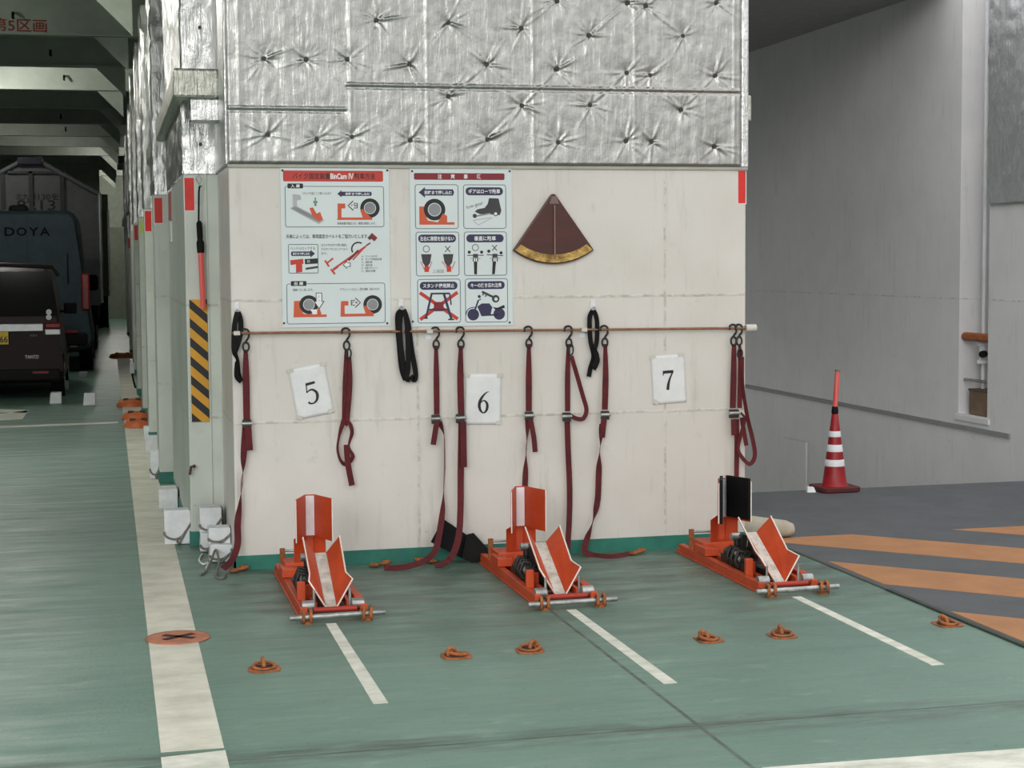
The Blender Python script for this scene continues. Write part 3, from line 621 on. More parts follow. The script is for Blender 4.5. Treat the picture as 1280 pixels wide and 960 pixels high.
# board two: cautions (printed on a 590 x 905 layout)
t2, P = poster_base('caution_poster', 'white caution board of six framed pictures under a dark maroon header', 512, 210, 641, 406.5, 590, 905)
p = P(); p.rect(24, 28, 548, 66, M_MAR, 8)
for k, c in enumerate('注意事項'): p.text(c, 172+75*k, 47, 27, M_PWHT, 24, .02)
p.build('header_band', t2)
cells = [(28, 92), (306, 92), (30, 362), (308, 362), (36, 632), (312, 632)]; caps = ('前輪まで押し込む', 'ギアはローで駐車', '左右に隙間を設けない', '垂直に駐車', 'スタンド使用禁止', 'キーの抜き忘れ注意')
for k, ((u, v), s_) in enumerate(zip(cells, caps)):
    p = P(); p.lay = .5; p.frame(u, v, u+250, v+254, 16, 4, M_PLINE)
    if k == 0: bigarrow(p, u+22, v+28, u+226, v+64, M_NAVY); p.text(s_, u+134, v+46, 22, M_PWHT, 158, .02)
    else: p.rect(u+14, v+16, u+232, v+62, M_NAVY, 22); p.text(s_, u+123, v+39, 26, M_PWHT, {1: 184, 2: 196, 3: 126, 4: 182, 5: 180}[k], .02)
    if k == 0:
        p.poly([(u+24, v+126), (u+66, v+126), (u+66, v+216), (u+226, v+216), (u+226, v+230), (u+24, v+230)], M_PORG); wheel(p, u+112, v+144, 62); p.poly([(u+30, v+160), (u+48, v+160), (u+74, v+206), (u+130, v+216), (u+160, v+166), (u+184, v+180), (u+184, v+218), (u+40, v+228)], M_PORG)
    if k == 1:
        p.text('low-gear', u+68, v+120, 26, M_PDK, 100, .0, -16); p.poly([(u+150, v+78), (u+206, v+80), (u+222, v+150), (u+212, v+176), (u+150, v+170), (u+96, v+170), (u+66, v+156), (u+82, v+142), (u+124, v+134), (u+142, v+112)], M_PDK)
        p.line((u+60, v+184), (u+156, v+166), 8, M_PGRY); p.disc(u+66, v+180, 12, M_PDK); p.disc(u+188, v+168, 14, M_PDK); p.disc(u+188, v+168, 9, M_BOARD); p.line((u+56, v+206), (u+160, v+190), 4, M_PSIL); p.line((u+60, v+210), (u+86, v+232), 4, M_PSIL); p.line((u+86, v+232), (u+168, v+190), 4, M_PSIL)
    if k == 2:
        p.arc(u+60, v+98, 18, 0, 360, 4, M_PDK); p.line((u+168, v+82), (u+198, v+116), 5, M_PDK); p.line((u+198, v+82), (u+168, v+116), 5, M_PDK)
        for q, dx in ((u+60, 0), (u+186, 12)):
            p.poly([(q-30, v+128), (q+30, v+128), (q+22, v+176), (q+8, v+196), (q-8, v+196), (q-22, v+176)], M_PDK); p.rect(q-12+dx*.2, v+196, q+14+dx*.2, v+230, M_PRED); p.line((q-34-dx*.3, v+170), (q-12+dx, v+216), 4, M_PRED); p.line((q+32+dx*.6, v+170), (q+14+dx*.6, v+214), 4, M_PRED)
        p.text('上面図', u+126, v+226, 20, M_PGRY, 66)
    if k == 3:
        p.arc(u+66, v+92, 18, 0, 360, 4, M_PDK); p.line((u+164, v+78), (u+192, v+110), 5, M_PDK); p.line((u+192, v+78), (u+164, v+110), 5, M_PDK)
        for q, dx in ((u+66, 0), (u+180, -10)):
            p.line((q-48, v+136+dx*.3), (q+48, v+136-dx*.3), 5, M_PDK); p.disc(q-36, v+118+dx*.5, 9, M_INK); p.disc(q+36, v+118-dx*.5, 9, M_INK); p.poly([(q-14, v+128), (q+14, v+128), (q+16, v+172), (q-16+dx*.2, v+172)], M_PDK)
            p.rect(q-9, v+150, q-2, v+178, M_PWHT); p.rect(q+2, v+150, q+9, v+178, M_PWHT); p.poly([(q-10+dx*.4, v+172), (q+10+dx*.4, v+172), (q+8+dx, v+246), (q-8+dx, v+246)], M_INK); p.line((q-30, v+154), (q+30, v+154), 4, M_PGRY)
    if k == 4:
        p.line((u+14, v+78), (u+232, v+232), 20, M_PRED); p.line((u+232, v+78), (u+14, v+232), 20, M_PRED); p.rect(u+94, v+132, u+150, v+186, M_MAR)
        p.line((u+82, v+84), (u+48, v+222), 12, M_NAVY); p.line((u+152, v+84), (u+194, v+230), 14, M_NAVY); p.line((u+76, v+84), (u+186, v+84), 10, M_NAVY); p.line((u+66, v+176), (u+176, v+176), 10, M_NAVY); p.line((u+186, v+84), (u+194, v+150), 8, M_NAVY); p.line((u+36, v+224), (u+58, v+224), 8, M_INK); p.line((u+176, v+234), (u+210, v+234), 8, M_INK)
    if k == 5:
        p.disc(u+46, v+208, 34, M_NAVY); p.disc(u+198, v+206, 34, M_NAVY); p.poly([(u+70, v+162), (u+96, v+144), (u+140, v+144), (u+158, v+166), (u+146, v+216), (u+94, v+218)], M_NAVY)
        p.line((u+46, v+208), (u+76, v+128), 9, M_NAVY); p.line((u+70, v+130), (u+92, v+118), 6, M_NAVY); p.disc(u+82, v+104, 9, M_NAVY); p.poly([(u+158, v+166), (u+188, v+170), (u+228, v+154), (u+232, v+172), (u+180, v+184)], M_INK); p.line((u+140, v+212), (u+198, v+210), 9, M_INK); p.arc(u+46, v+208, 42, 180, 300, 5, M_NAVY)
        p.line((u+98, v+76), (u+172, v+112), 13, M_PDK); p.disc(u+178, v+118, 22, M_PDK); p.disc(u+180, v+120, 10, M_BOARD); p.line((u+108, v+84), (u+102, v+98), 7, M_PDK); p.line((u+124, v+92), (u+118, v+106), 7, M_PDK)
    p.build('caution_panel', t2)
M_BOLT = mat('dark bolt', rgb(50, 50, 48), .5, .5)
for t, pts in ((t1, ((353, 213), (484, 213), (355, 404), (484, 404))), (t2, ((515, 214), (637, 214), (516, 402), (637, 403)))):
    for px, py in pts:
        q = W(px, py, WALL_Y-.006); MB().cyl((q.x, q.y, q.z), (q.x, q.y-.004, q.z), .006, M_BOLT, 10).build('screw', M_BOLT, t)

# ------------------------------------------------------------------ laminated number sheets (serif numerals drawn as shapes)
def numeral(mb, d, M, y):
    def poly(pts): mb.prism([M @ Vector((a, y, b)) for a, b in pts], M.to_3x3() @ Vector((0, .0004, 0)), M_INK)
    def stroke(P):   # (x, z, width)
        Q = smooth_path([(a, b, c_) for a, b, c_ in P], 6)
        for i in range(len(Q)-1):
            a, b = Q[i], Q[i+1]; d_ = Vector((b.x-a.x, b.y-a.y)); d_.normalize(); n_ = Vector((-d_.y, d_.x))
            poly([(a.x+n_.x*a.z/2, a.y+n_.y*a.z/2), (b.x+n_.x*b.z/2, b.y+n_.y*b.z/2), (b.x-n_.x*b.z/2, b.y-n_.y*b.z/2), (a.x-n_.x*a.z/2, a.y-n_.y*a.z/2)])
    if d == 5:
        poly([(-.026, .062), (.030, .066), (.034, .052), (-.024, .047)]); poly([(-.026, .062), (-.020, .060), (-.026, .004), (-.032, .006)])
        stroke([(-.029, .006, .004), (-.012, .017, .008), (.010, .018, .012), (.030, 0, .017), (.033, -.022, .018), (.024, -.046, .014), (.004, -.060, .009), (-.018, -.060, .010), (-.030, -.050, .013)])
    if d == 6:
        stroke([(.036, .066, .003), (.018, .060, .007), (-.006, .036, .014), (-.022, .008, .018), (-.026, -.018, .019), (-.018, -.046, .015), (0, -.061, .008), (.018, -.052, .013), (.027, -.028, .017), (.024, -.004, .015), (.008, .012, .009), (-.008, .008, .006), (-.020, -.006, .005)])
    if d == 7:
        poly([(-.036, .060), (.036, .060), (.036, .052), (.030, .042), (-.030, .042), (-.034, .030), (-.038, .030)])
        stroke([(.034, .050, .008), (.014, .018, .011), (0, -.016, .016), (-.006, -.042, .019), (-.008, -.060, .018)])
def sheet(d, cx, cy, rot, w_, h_, label, tapes, dc=(0, 0)):
    Y = WALL_Y-.003; c = W(cx, cy, Y); M = Matrix.Translation((c.x, 0, c.z)) @ Matrix.Rotation(math.radians(rot), 4, 'Y')
    t = thing('number_sheet', label, 'paper sign', (c.x, Y, c.z-h_/2), 'laminated bay number sheets')
    nx, nz = 12, 16; vs = []; fs = []
    for j in range(nz+1):
        for i in range(nx+1):
            x, z = -w_/2+w_*i/nx, -h_/2+h_*j/nz
            vs.append(M @ Vector((x, Y-.0015-.0018*abs(mnoise.noise((x*14+d, z*12, d))), z)))
    for j in range(nz):
        for i in range(nx): a = j*(nx+1)+i; fs.append((a, a+1, a+nx+2, a+nx+1))
    lam = MB().add(vs, fs, M_PAPER, True).build('sheet', M_PAPER, t)
    s_ = lam.modifiers.new('thick', 'SOLIDIFY'); s_.thickness = .0006; s_.offset = -1
    nb = MB(); Mn = M @ Matrix.Translation((dc[0], 0, dc[1])) @ Matrix.Diagonal((.92, 1, .98, 1)); numeral(nb, d, Mn, Y-.0042); nb.build('numeral', M_INK, t)
    for (tx, tz) in tapes:
        q = MB(); R_ = (M @ Matrix.Translation((tx*w_/2, 0, tz*h_/2)) @ Matrix.Rotation(random.uniform(-.6, .6), 4, 'Y'))
        q.prism([R_ @ Vector(v) for v in ((-.018, Y-.0046, -.012), (.018, Y-.0046, -.012), (.018, Y-.0046, .012), (-.018, Y-.0046, .012))], (0, .0008, 0)); q.build('tape', M_TAPE, t)
sheet(5, 389, 489, -10, .212, .295, 'crooked laminated sheet with the numeral 5', ((-.9, .94), (.9, .95), (-.9, -.92), (.86, -.9)), (.0, -.01))
sheet(6, 604, 499, 1.5, .215, .300, 'laminated sheet with the numeral 6', ((-.92, .94), (.92, .94), (.9, -.92)), (0, -.02))
sheet(7, 836, 474, -3, .212, .295, 'laminated sheet with the numeral 7', ((-.9, .96), (.8, .97), (-.85, -.9)), (-.003, -.005))

# ------------------------------------------------------------------ brown fan-shaped pad with brass rim
Y = WALL_Y-.03; ap, lf, rt, bm = W(692, 244, Y), W(642, 306, Y), W(743, 306, Y), W(692, 330, Y)
fan = thing('fan_shaped_pad', 'dark brown fan shaped pad with gold rim hung point up on the white wall', 'wall pad', (bm.x, Y, bm.z))
def fanp(s, off=0):
    rad = (ap.z-bm.z)*s; P = []
    cx, cz = ap.x, ap.z
    for k in range(25):
        a = math.radians(-90-45+90*k/24); P.append((cx+rad*math.cos(a)*1.0, cz+rad*math.sin(a)))
    return P
R_ = ap.z-bm.z+.012; ha = math.degrees(math.asin((rt.x-lf.x)/2/R_))
arc = lambda r, n=24, h_=ha: [(ap.x+r*math.sin(math.radians(-h_+2*h_*k/n)), ap.z+.012-r*math.cos(math.radians(-h_+2*h_*k/n))) for k in range(n+1)]
tipc = [(ap.x+.020*math.sin(math.radians(a)), ap.z-.012+.020*math.cos(math.radians(a))) for a in range(50, -51, -20)]
M_BROWN = mat('dark brown varnished plywood', rgb(78, 32, 24), .35, var=rgb(62, 26, 18), vscale=3, stretch=(1, 1, 5)); M_BRASS = mat('brass tape', rgb(204, 170, 100), .3, .6, var=rgb(120, 92, 50), vscale=16, bump=.3, bscale=30)
MB().prism([(x, Y, z) for x, z in arc(R_)+tipc], (0, .03, 0), M_BROWN).build('body', M_BROWN, fan, bevel=.006)
sec = MB(); A_, B_ = arc(R_-.008, 24, ha-1), arc(R_-.055, 24, ha-2.5)
for k in range(24): sec.prism([(A_[k][0], Y-.004, A_[k][1]), (A_[k+1][0], Y-.004, A_[k+1][1]), (B_[k+1][0], Y-.004, B_[k+1][1]), (B_[k][0], Y-.004, B_[k][1])], (0, .005, 0))
sec.build('brass_rim', M_BRASS, fan)
MB().cyl((ap.x+.004, Y-.006, ap.z-.06), (ap.x+.004, Y-.006, bm.z+.03), .006, mat('thin brown rod', rgb(140, 110, 98), .4, .3), 10).build('centre_rod', None, fan)
MB().prism([(ap.x-.026, Y-.003, ap.z-.050), (ap.x+.034, Y-.003, ap.z-.050), (ap.x+.016, Y-.003, ap.z-.006), (ap.x-.012, Y-.003, ap.z-.006)], (0, .004, 0)).build('worn_tip', mat('worn grey brown', rgb(126, 106, 98), .6), fan)

# ------------------------------------------------------------------ hanging rail
RAIL_Y = WALL_Y-.035
ra, rb = W(290, 416.5, RAIL_Y), W(938, 410, RAIL_Y)
rail = thing('hanging_rail', 'thin brown rod fixed along the white wall holding the straps', 'rail', (ra.x, RAIL_Y, ra.z))
MB().cyl(ra, rb, .0075, M_COPPER, 10).build('rod', M_COPPER, rail)
def rz(x): return ra.z+(rb.z-ra.z)*(x-ra.x)/(rb.x-ra.x)
for px, dz in ((296, 0), (537, -.006), (730, -.006)):
    x = W(px, 414, RAIL_Y).x; z = rz(x)
    MB().box((x-.018, RAIL_Y-.012, z-.012), (x+.018, WALL_Y, z+.012), M_TAPE).box((x-.016, WALL_Y-.004, z-.05), (x+.016, WALL_Y, z-.012), M_WHITE).build('bracket', M_TAPE, rail, bevel=.003)
MB().cyl((rb.x-.03, RAIL_Y, rb.z), (rb.x+.035, RAIL_Y, rb.z), .022, M_TAPE, 16).box((rb.x-.03, RAIL_Y, rb.z-.012), (rb.x-.01, WALL_Y, rb.z+.012), M_TAPE).build('end_cap', M_TAPE, rail)

# ------------------------------------------------------------------ maroon lashing straps
def hook_at(px, par, flip=1, drop=0):
    c = W(px, 412, RAIL_Y); x = c.x; z = rz(x); k = flip
    P = [(x-.028*k, z-.006), (x-.024*k, z+.012), (x-.008*k, z+.022), (x+.010*k, z+.018), (x+.018*k, z+.002), (x+.016*k, z-.022), (x+.002*k, z-.046), (x, z-.055)]
    MB().tube([(a, RAIL_Y-.004*math.sin(i), b) for i, (a, b) in enumerate(smooth_path(P, 4))], .0065, M_INK, 8).tube(
        [(x+.017*math.cos(t*math.pi/8), RAIL_Y, z-.078+.026*math.sin(t*math.pi/8)) for t in range(16)], .006, M_INK, 8, closed=True).build('hook', M_INK, par)
    return Vector((x, RAIL_Y, z-.095))
def webbing(name, pts, par, wd=.038, mt=M_STRAP, k=14, th=.0034):
    """pts: (px, py, gap from wall, twist in degrees[, relative width])"""
    def wpt(q):
        v = W(q[0], q[1], WALL_Y-q[2])
        if v.z < .010: v = floor_pt(q[0], q[1]); v.z = .010
        return v
    P = [Vector(tuple(wpt(q))+(math.radians(q[3]),)) for q in pts]
    ws = [q[4] if len(q) > 4 else 1 for q in pts]
    Q = smooth_path(P, k); WS = [v[0] for v in smooth_path([(a, 0) for a in ws], k)]
    rib = []; n = len(Q)
    for i, v in enumerate(Q):
        c = Vector(v[:3]); t = (Vector(Q[min(i+1, n-1)][:3])-Vector(Q[max(i-1, 0)][:3])).normalized()
        side = t.cross(Vector((0, -1, 0)) if c.z > .06 else Vector((0, -.75, .65)))
        if side.length < .2: side = Vector((1, 0, 0))
        side.normalize(); side = Matrix.Rotation(v[3], 3, t) @ side
        rib.append((c, side))
    return MB().ribbon(rib, [wd*a for a in WS], th, mt, M_STRAPB if mt is M_STRAP else None).build(name, mt, par)
def buckle(px, py, par, gap=.03, wd=.05):
    c = W(px, py, WALL_Y-gap)
    MB().box((c.x-wd/2, c.y-.016, c.z-.026), (c.x+wd/2, c.y+.008, c.z+.026), M_BLKM).cyl((c.x-wd/2-.004, c.y-.014, c.z+.004), (c.x+wd/2+.004, c.y-.014, c.z+.004), .011, M_STEEL, 12).build('ratchet_buckle', M_BLKM, par, bevel=.004)
def strap(px, label, flip=1):
    t = thing('lashing_strap', label, 'strap', W(px, 430, RAIL_Y), 'maroon straps on the rail'); hook_at(px, t, flip); return t
G = .032
def endhook(par, px, py, ang=0):   # rusty end fitting lying on the deck
    c = floor_pt(px, py)+Vector((0, 0, .014)); R3 = Matrix.Rotation(ang, 3, 'Z')
    P = [c+R3 @ Vector(v) for v in ((0, 0, 0), (.05, 0, .004), (.085, .012, .008), (.092, .032, .008), (.075, .045, .006), (.055, .04, .004))]
    MB().tube(smooth_path(P, 4), .010, M_ORUST, 8).tube([c+R3 @ Vector((.0+.022*math.cos(a*math.pi/6), .022*math.sin(a*math.pi/6), 0)) for a in range(12)], .008, M_ORUST, 8, closed=True).build('end_hook', M_ORUST, par)
def g(py): return max(.03, .03+(py-600)*.0006)
s1 = strap(307, 'leftmost hanging maroon strap, tail falling among white foam blocks')
webbing('webbing', [(307, 437, G, 0, .6), (307.5, 470, G, 0), (308.5, 525, G, 0)], s1); buckle(308.5, 530, s1)
webbing('flap', [(310, 533, .045, 0), (312, 563, .045, 0)], s1)
webbing('tail', [(307, 534, G, 0), (304.5, 570, G, 35), (303, 600, G, 112), (300, 630, G, 70), (297, 655, .04, 10, 1.0), (297, 680, .06, 0), (290, 700, .15, 10), (279, 711, .32, 40)], s1)
endhook(s1, 292, 716, .3)
s2 = strap(433, 'maroon strap right of the 5 sheet, short and knotted in loops')
webbing('webbing', [(433, 436, G, 0, .6), (432, 480, G, 0), (431, 528, G, 0)], s2, .034); webbing('webbing', [(437, 446, .038, 0, .7), (437.5, 480, .038, 0), (434, 526, .038, 0)], s2, .028)
MB().tube([W(436+3*math.cos(a*math.pi/6), 442+6*math.sin(a*math.pi/6), RAIL_Y-.01) for a in range(12)], .005, M_INK, 8, closed=True).build('link', M_INK, s2)
webbing('loop', [(430, 524, G, 10), (424, 545, G, 70), (422, 562, G, 70), (426, 576, G, 60), (433, 580, G, 20), (441, 571, G, 30), (436, 558, .04, 60), (440, 540, .04, 30), (436, 528, .04, 40), (432, 532, .04, 60)], s2, .026)
webbing('tail', [(433, 556, .045, 30), (435, 580, .045, 20), (440, 607, .045, 0)], s2, .034)
s3 = strap(545, 'maroon strap just right of the coiled black strap, its end on the floor')
webbing('webbing', [(545, 432, G, 0, .6), (545.5, 470, G, 0), (546, 518, G, 0)], s3, .033); buckle(544.5, 524, s3)
webbing('flap', [(546, 528, .05, 0), (541.5, 556, .05, 0)], s3, .032)
webbing('tail', [(549, 527, G, 30), (555, 545, G, 100), (556, 580, G, 112), (554.5, 615, G, 100), (553, 640, .06, 50), (549, 668, .15, 10), (543, 690, .23, 15), (528, 702, .30, 10), (505, 709, .32, 0), (480, 710, .32, 0)], s3, .036)
endhook(s3, 468, 709, 0)
s4 = strap(576, 'maroon strap left of the 6 sheet falling over the loose black pad')
webbing('webbing', [(576, 432, G, 0, .6), (575.5, 470, G, 0), (576.5, 518, G, 0)], s4); buckle(575, 523, s4)
webbing('flap', [(579, 527, .05, 0), (580, 584, .05, 0)], s4, .036)
webbing('tail', [(577, 527, G, 0), (576, 590, G, 0), (575.5, 640, .10, 0), (573, 672, .22, 5), (565, 695, .30, 10), (552, 706, .33, 20), (543, 707, .34, 20)], s4)
endhook(s4, 540, 704, 2.4)
s5 = strap(661, 'maroon strap right of the 6 sheet hanging behind the middle wheel clamp')
webbing('webbing', [(661, 430, G, 0, .6), (661, 470, G, 0), (661, 514, G, 0)], s5, .036); buckle(661, 520, s5)
webbing('flap', [(663, 524, .05, 0), (667, 545, .05, 10), (669, 565, .05, 0)], s5, .030); webbing('tail', [(660, 524, G, 30), (658, 560, G, 112), (656.5, 600, G, 20), (655, 640, .04, 0), (654, 660, .05, 0)], s5, .034)
s6 = strap(711, 'maroon strap with a wide sideways loop below its hook')
webbing('webbing', [(710.5, 430, G, 0, .6), (709.5, 470, G, 0), (709.5, 514, G, 0)], s6, .032); buckle(708, 521, s6)
MB().tube([W(713.5+3*math.cos(a*math.pi/6), 437+7*math.sin(a*math.pi/6), RAIL_Y-.01) for a in range(12)], .005, M_INK, 8, closed=True).build('link', M_INK, s6)
webbing('loop', [(714, 445, .045, 10), (720, 465, .045, 20), (728, 493, .045, 20), (733, 512, .045, 20), (729, 523, .045, 20), (720, 523, .045, 20), (711, 518, .045, 20)], s6, .026)
webbing('tail', [(709, 527, G, 0), (710, 560, G, 0), (712, 610, G, 0), (711.5, 650, .05, 0), (709, 690, .10, 10)], s6, .034)
s7 = strap(756, 'maroon strap right of the black loop, curling along the floor skirting')
webbing('webbing', [(756.5, 430, G, 0, .6), (757, 470, G, 0), (756, 512, G, 0)], s7, .036); buckle(756, 519, s7)
webbing('flap', [(755, 524, .045, 0), (752.5, 547, .045, 0)], s7, .036)
webbing('tail', [(753, 530, G, 0), (750, 560, G, 110), (748.5, 590, G, 30), (747, 625, G, 10), (741, 652, .04, 105), (733, 676, .07, 30), (731, 689, .13, 20), (741, 696, .16, 10), (765, 698, .17, 0), (790, 694, .17, 0)], s7, .036)
endhook(s7, 791, 694, .2)
s8 = strap(917, 'maroon strap with big buckle at the right end, falling behind the padded clamp')
webbing('webbing', [(917.5, 430, G, 0, .7), (917, 470, G, 0), (916, 510, G, 0)], s8); buckle(917, 517, s8, .035, .06)
webbing('flap', [(917, 524, .05, 0), (917.5, 544, .05, 0)], s8, .034); webbing('tail', [(921, 524, G, 0), (921, 560, G, 0), (920.5, 610, .05, 0), (920, 640, .06, 0)], s8, .030)
s9 = strap(924, 'last maroon strap at the wall edge, doubled into a long drooping loop')
MB().tube([W(925+3*math.cos(a*math.pi/6), 442+6*math.sin(a*math.pi/6), RAIL_Y-.012) for a in range(12)], .005, M_INK, 8, closed=True).build('link', M_INK, s9)
webbing('webbing', [(924.5, 430, G, 30, .5), (925.5, 450, G, 0), (925, 480, G, 0), (924.5, 510, G, 20)], s9, .030)
webbing('loop', [(927.5, 446, .045, 20), (928, 480, .045, 60), (934, 520, .045, 50), (941, 550, .045, 20), (943.5, 570, .045, 20), (937, 580, .045, 30), (927, 571, .045, 20), (922.5, 560, .05, 20), (927, 540, .05, 20), (931, 524, .05, 40), (926, 516, .05, 60)], s9, .026)
webbing('tail', [(927, 522, .04, 50), (930, 540, .04, 20), (933, 557, .04, 0)], s9, .026)

# ------------------------------------------------------------------ black looped straps on white adhesive hooks
def adhesive(px, py, par_label):
    c = W(px, py, WALL_Y)
    t = thing('adhesive_hook', par_label, 'hook', c, 'white adhesive hooks')
    MB().box((c.x-.016, WALL_Y-.006, c.z-.026), (c.x+.016, WALL_Y, c.z+.026)).build('plate', M_WHITE, t, bevel=.004)
    MB().tube([(c.x, WALL_Y-.004, c.z-.016), (c.x, WALL_Y-.026, c.z-.024), (c.x, WALL_Y-.032, c.z-.012)], .006, M_WHITE, 8).build('prong', M_WHITE, t)
adhesive(296, 383, 'white adhesive hook above the leftmost black strap'); adhesive(501, 379, 'white adhesive hook between the two instruction boards'); adhesive(741, 380, 'white adhesive hook above the rail, right of the brown fan pad')
def bstrap(label, px, loops, wd=.030):
    t = thing('black_strap', label, 'strap', W(px, 390, WALL_Y-.03), 'black looped straps')
    for L in loops: webbing('loop', L, t, wd, M_BLACK, 8)
    return t
bstrap('black strap twisted in a thin loop at the left end of the rail', 297, [
    [(297.5, 390, .03, 10), (301, 402, .03, 20), (300, 420, .03, 10), (295, 436, .03, 0), (293, 441, .03, 0)], [(297, 390, .035, 10), (293.5, 405, .035, 20), (292.5, 425, .035, 10), (293, 440, .035, 30), (297, 450, .035, 60), (297.5, 466, .035, 20), (301, 476, .035, 10)],
    [(296, 452, .045, 60), (296, 470, .045, 30), (302, 477, .045, 10)]])
bstrap('bulky black strap coiled in long loops between the two boards', 503, [
    [(502, 388, .03, 0), (497, 396, .03, 10), (499, 430, .03, 0), (502, 460, .03, 0), (507, 475, .03, 0)], [(502, 387, .04, 0), (499.5, 410, .04, 10), (502.5, 445, .04, 0), (508, 472, .04, 0), (512, 474, .04, 0)],
    [(504, 387, .05, 0), (508, 398, .05, 0), (510, 430, .05, 10), (510, 460, .05, 0), (507, 474, .05, 0)], [(505, 388, .035, 0), (510, 405, .035, 0), (515, 440, .035, 0), (519.5, 466, .035, 0), (518, 475, .035, 0), (513, 470, .035, 0)]], .030)
bstrap('black strap hanging in a narrow knotted loop right of the looped maroon strap', 741, [
    [(741, 388, .03, 0), (737, 398, .03, 10), (738, 425, .03, 0), (742, 445, .03, 0), (738, 460, .03, 0), (736, 471, .03, 0)], [(742, 388, .04, 0), (746, 400, .04, 0), (746, 425, .04, 10), (743, 440, .04, 0), (747, 450, .04, 0), (742, 462, .04, 0)],
    [(740, 436, .05, 30), (745, 441, .05, 10), (746, 450, .05, 0), (741, 458, .05, 0)]], .028)

# ------------------------------------------------------------------ motorcycle wheel clamps
def spring(mb, a, b, r, turns, wr, mt):
    a, b = Vector(a), Vector(b); t = (b-a).normalized(); u = t.orthogonal().normalized(); v = t.cross(u); n = turns*10
    mb.tube([a+(b-a)*(i/n)+(u*math.cos(2*math.pi*i/10)+v*math.sin(2*math.pi*i/10))*r for i in range(n+1)], wr, mt, 6)
def plate(mb, quad_, th, mt):
    P = [Vector(p) for p in quad_]; nn = (P[1]-P[0]).cross(P[2]-P[0]).normalized(); mb.prism(P, nn*th, mt)
def clamp(cx, label):
    t = thing('wheel_clamp', label, 'motorcycle wheel clamp', (cx, 8.1, 0), 'orange wheel clamps along the wall')
    V = lambda x, y, z: Vector((cx+x, y, z))
    # base rails and ground plate
    for s in (-1, 1):
        MB().box((cx+s*.150-.018, 8.22, .008), (cx+s*.150+.018, 9.50, .055)).box((cx+s*.150-.028, 8.22, .0), (cx+s*.150+.028, 9.53, .010)).build('base_rail', M_ORANGE, t, bevel=.004)
    for s in (-1, 1): MB().box((cx+s*.085-.010, 8.30, .02), (cx+s*.085+.010, 9.30, .060)).build('inner_rail', M_ORANGE, t, bevel=.003)
    MB().box((cx-.17, 9.47, .0), (cx+.17, 9.53, .03)).box((cx-.15, 8.85, .004), (cx+.15, 8.93, .03)).build('cross_member', M_ORUST, t, bevel=.003)
    MB().tube([V(-.10, 8.235, .036), V(.115, 8.235, .036)], .014, mat('red brown tube', rgb(172, 50, 34), .5), 12).build('front_tube', None, t)
    fb = MB().tube([V(-.235, 8.085, .034), V(.235, 8.105, .036)], .013, M_STEEL, 14); fb.build('front_bar', M_STEEL, t)
    for x in (-.165, -.130, .130, .165):
        y = 8.095; q = MB().tube([V(x, y+.03, .004), V(x, y-.012, .010), V(x-.004, y-.024, .034), V(x, y-.010, .062), V(x, y+.016, .066), V(x+.003, y+.05, .030), V(x, y+.11, .026)], .0085, M_ORUST, 8)
        q.build('clip_hook', M_ORUST, t)
    for s in (-1, 1): MB().box((cx+s*.145-.022, 8.08, .0), (cx+s*.145+.022, 8.13, .012)).cyl(V(s*.147, 8.10, .012), V(s*.147, 8.10, .024), .012, M_ORUST, 8).build('anchor_foot', M_ORUST, t)
    # pivot rollers, pins, stop plates
    for s in (-1, 1):
        MB().cyl(V(s*.125-.030, 8.27, .052), V(s*.125+.030, 8.27, .052), .028, M_STEEL, 18).build('roller', M_STEEL, t)
        MB().cyl(V(s*.090, 8.30, .03), V(s*.090, 8.30, .125), .007, M_STEEL, 10).build('pin', M_STEEL, t)
    MB().box((cx-.160, 8.42, .03), (cx-.118, 8.45, .145)).build('stop_plate', M_ORANGE, t, bevel=.004)
    MB().box((cx-.108, 8.50, .03), (cx-.072, 8.52, .115)).build('stop_plate', M_ORANGE, t, bevel=.004)
    MB().box((cx+.118, 8.34, .03), (cx+.160, 8.46, .075)).build('stop_plate', M_ORANGE, t, bevel=.004)
    # tilting cradle: zinc floor strip between two flared orange cheeks with bare white edges
    B, TIP, KNK, TOP, INN = (.027, 8.33, .026), (.110, 8.335, .165), (.092, 8.455, .180), (.096, 8.70, .328), (.030, 8.75, .234)
    cr = MB()
    for s in (-1, 1):
        pts = [V(s*a, b, c) for a, b, c in (B, TIP, KNK, TOP, INN)]; out_ = Vector((s*.0055, .0, -.003))
        ck = pts[:1]+[pts[2]]+pts[3:]; cr.prism(ck, out_); cr.prism([pts[0], pts[1], pts[2]], out_)
    cra = cr.build('cradle', M_ORANGE, t)
    fs = MB(); q = [V(-.027, 8.33, .026), V(.027, 8.33, .026), V(.030, 8.75, .234), V(-.030, 8.75, .234)]; fs.prism(q, (0, .002, -.005)); fs.build('floor_strip', M_STRIP, cra)
    ed = MB()
    ring = [V(-a, b, c) for a, b, c in (TOP, KNK, TIP, B)]+[V(a, b, c) for a, b, c in (B, TIP, KNK, TOP)]
    ed.tube(ring, .0042, M_WEDGE, 6); ed.build('bare_edge', M_WEDGE, cra)
    MB().box((cx-.045, 8.44, .03), (cx+.045, 8.62, .075)).prism([V(-.02, 8.62, .05), V(-.02, 8.80, .05), V(-.02, 8.74, .205)], (.04, 0, 0)).build('cradle_support', M_BLKM, t)
    # oily mechanism at the left of the cradle
    mc = MB()
    for i, (y, x) in enumerate(((8.62, -.115), (8.70, -.108), (8.78, -.100))):
        mc.tube([V(x-.030, y, .105), V(x-.010, y, .155), V(x+.026, y, .150), V(x+.040, y, .100), V(x+.02, y, .066), V(x-.02, y, .066)], .011, M_BLKM, 8, closed=True)
    mc.box((cx-.125, 8.56, .055), (cx-.045, 8.90, .095)).cyl(V(-.09, 8.54, .105), V(-.09, 8.88, .11), .026, M_BLKM, 14)
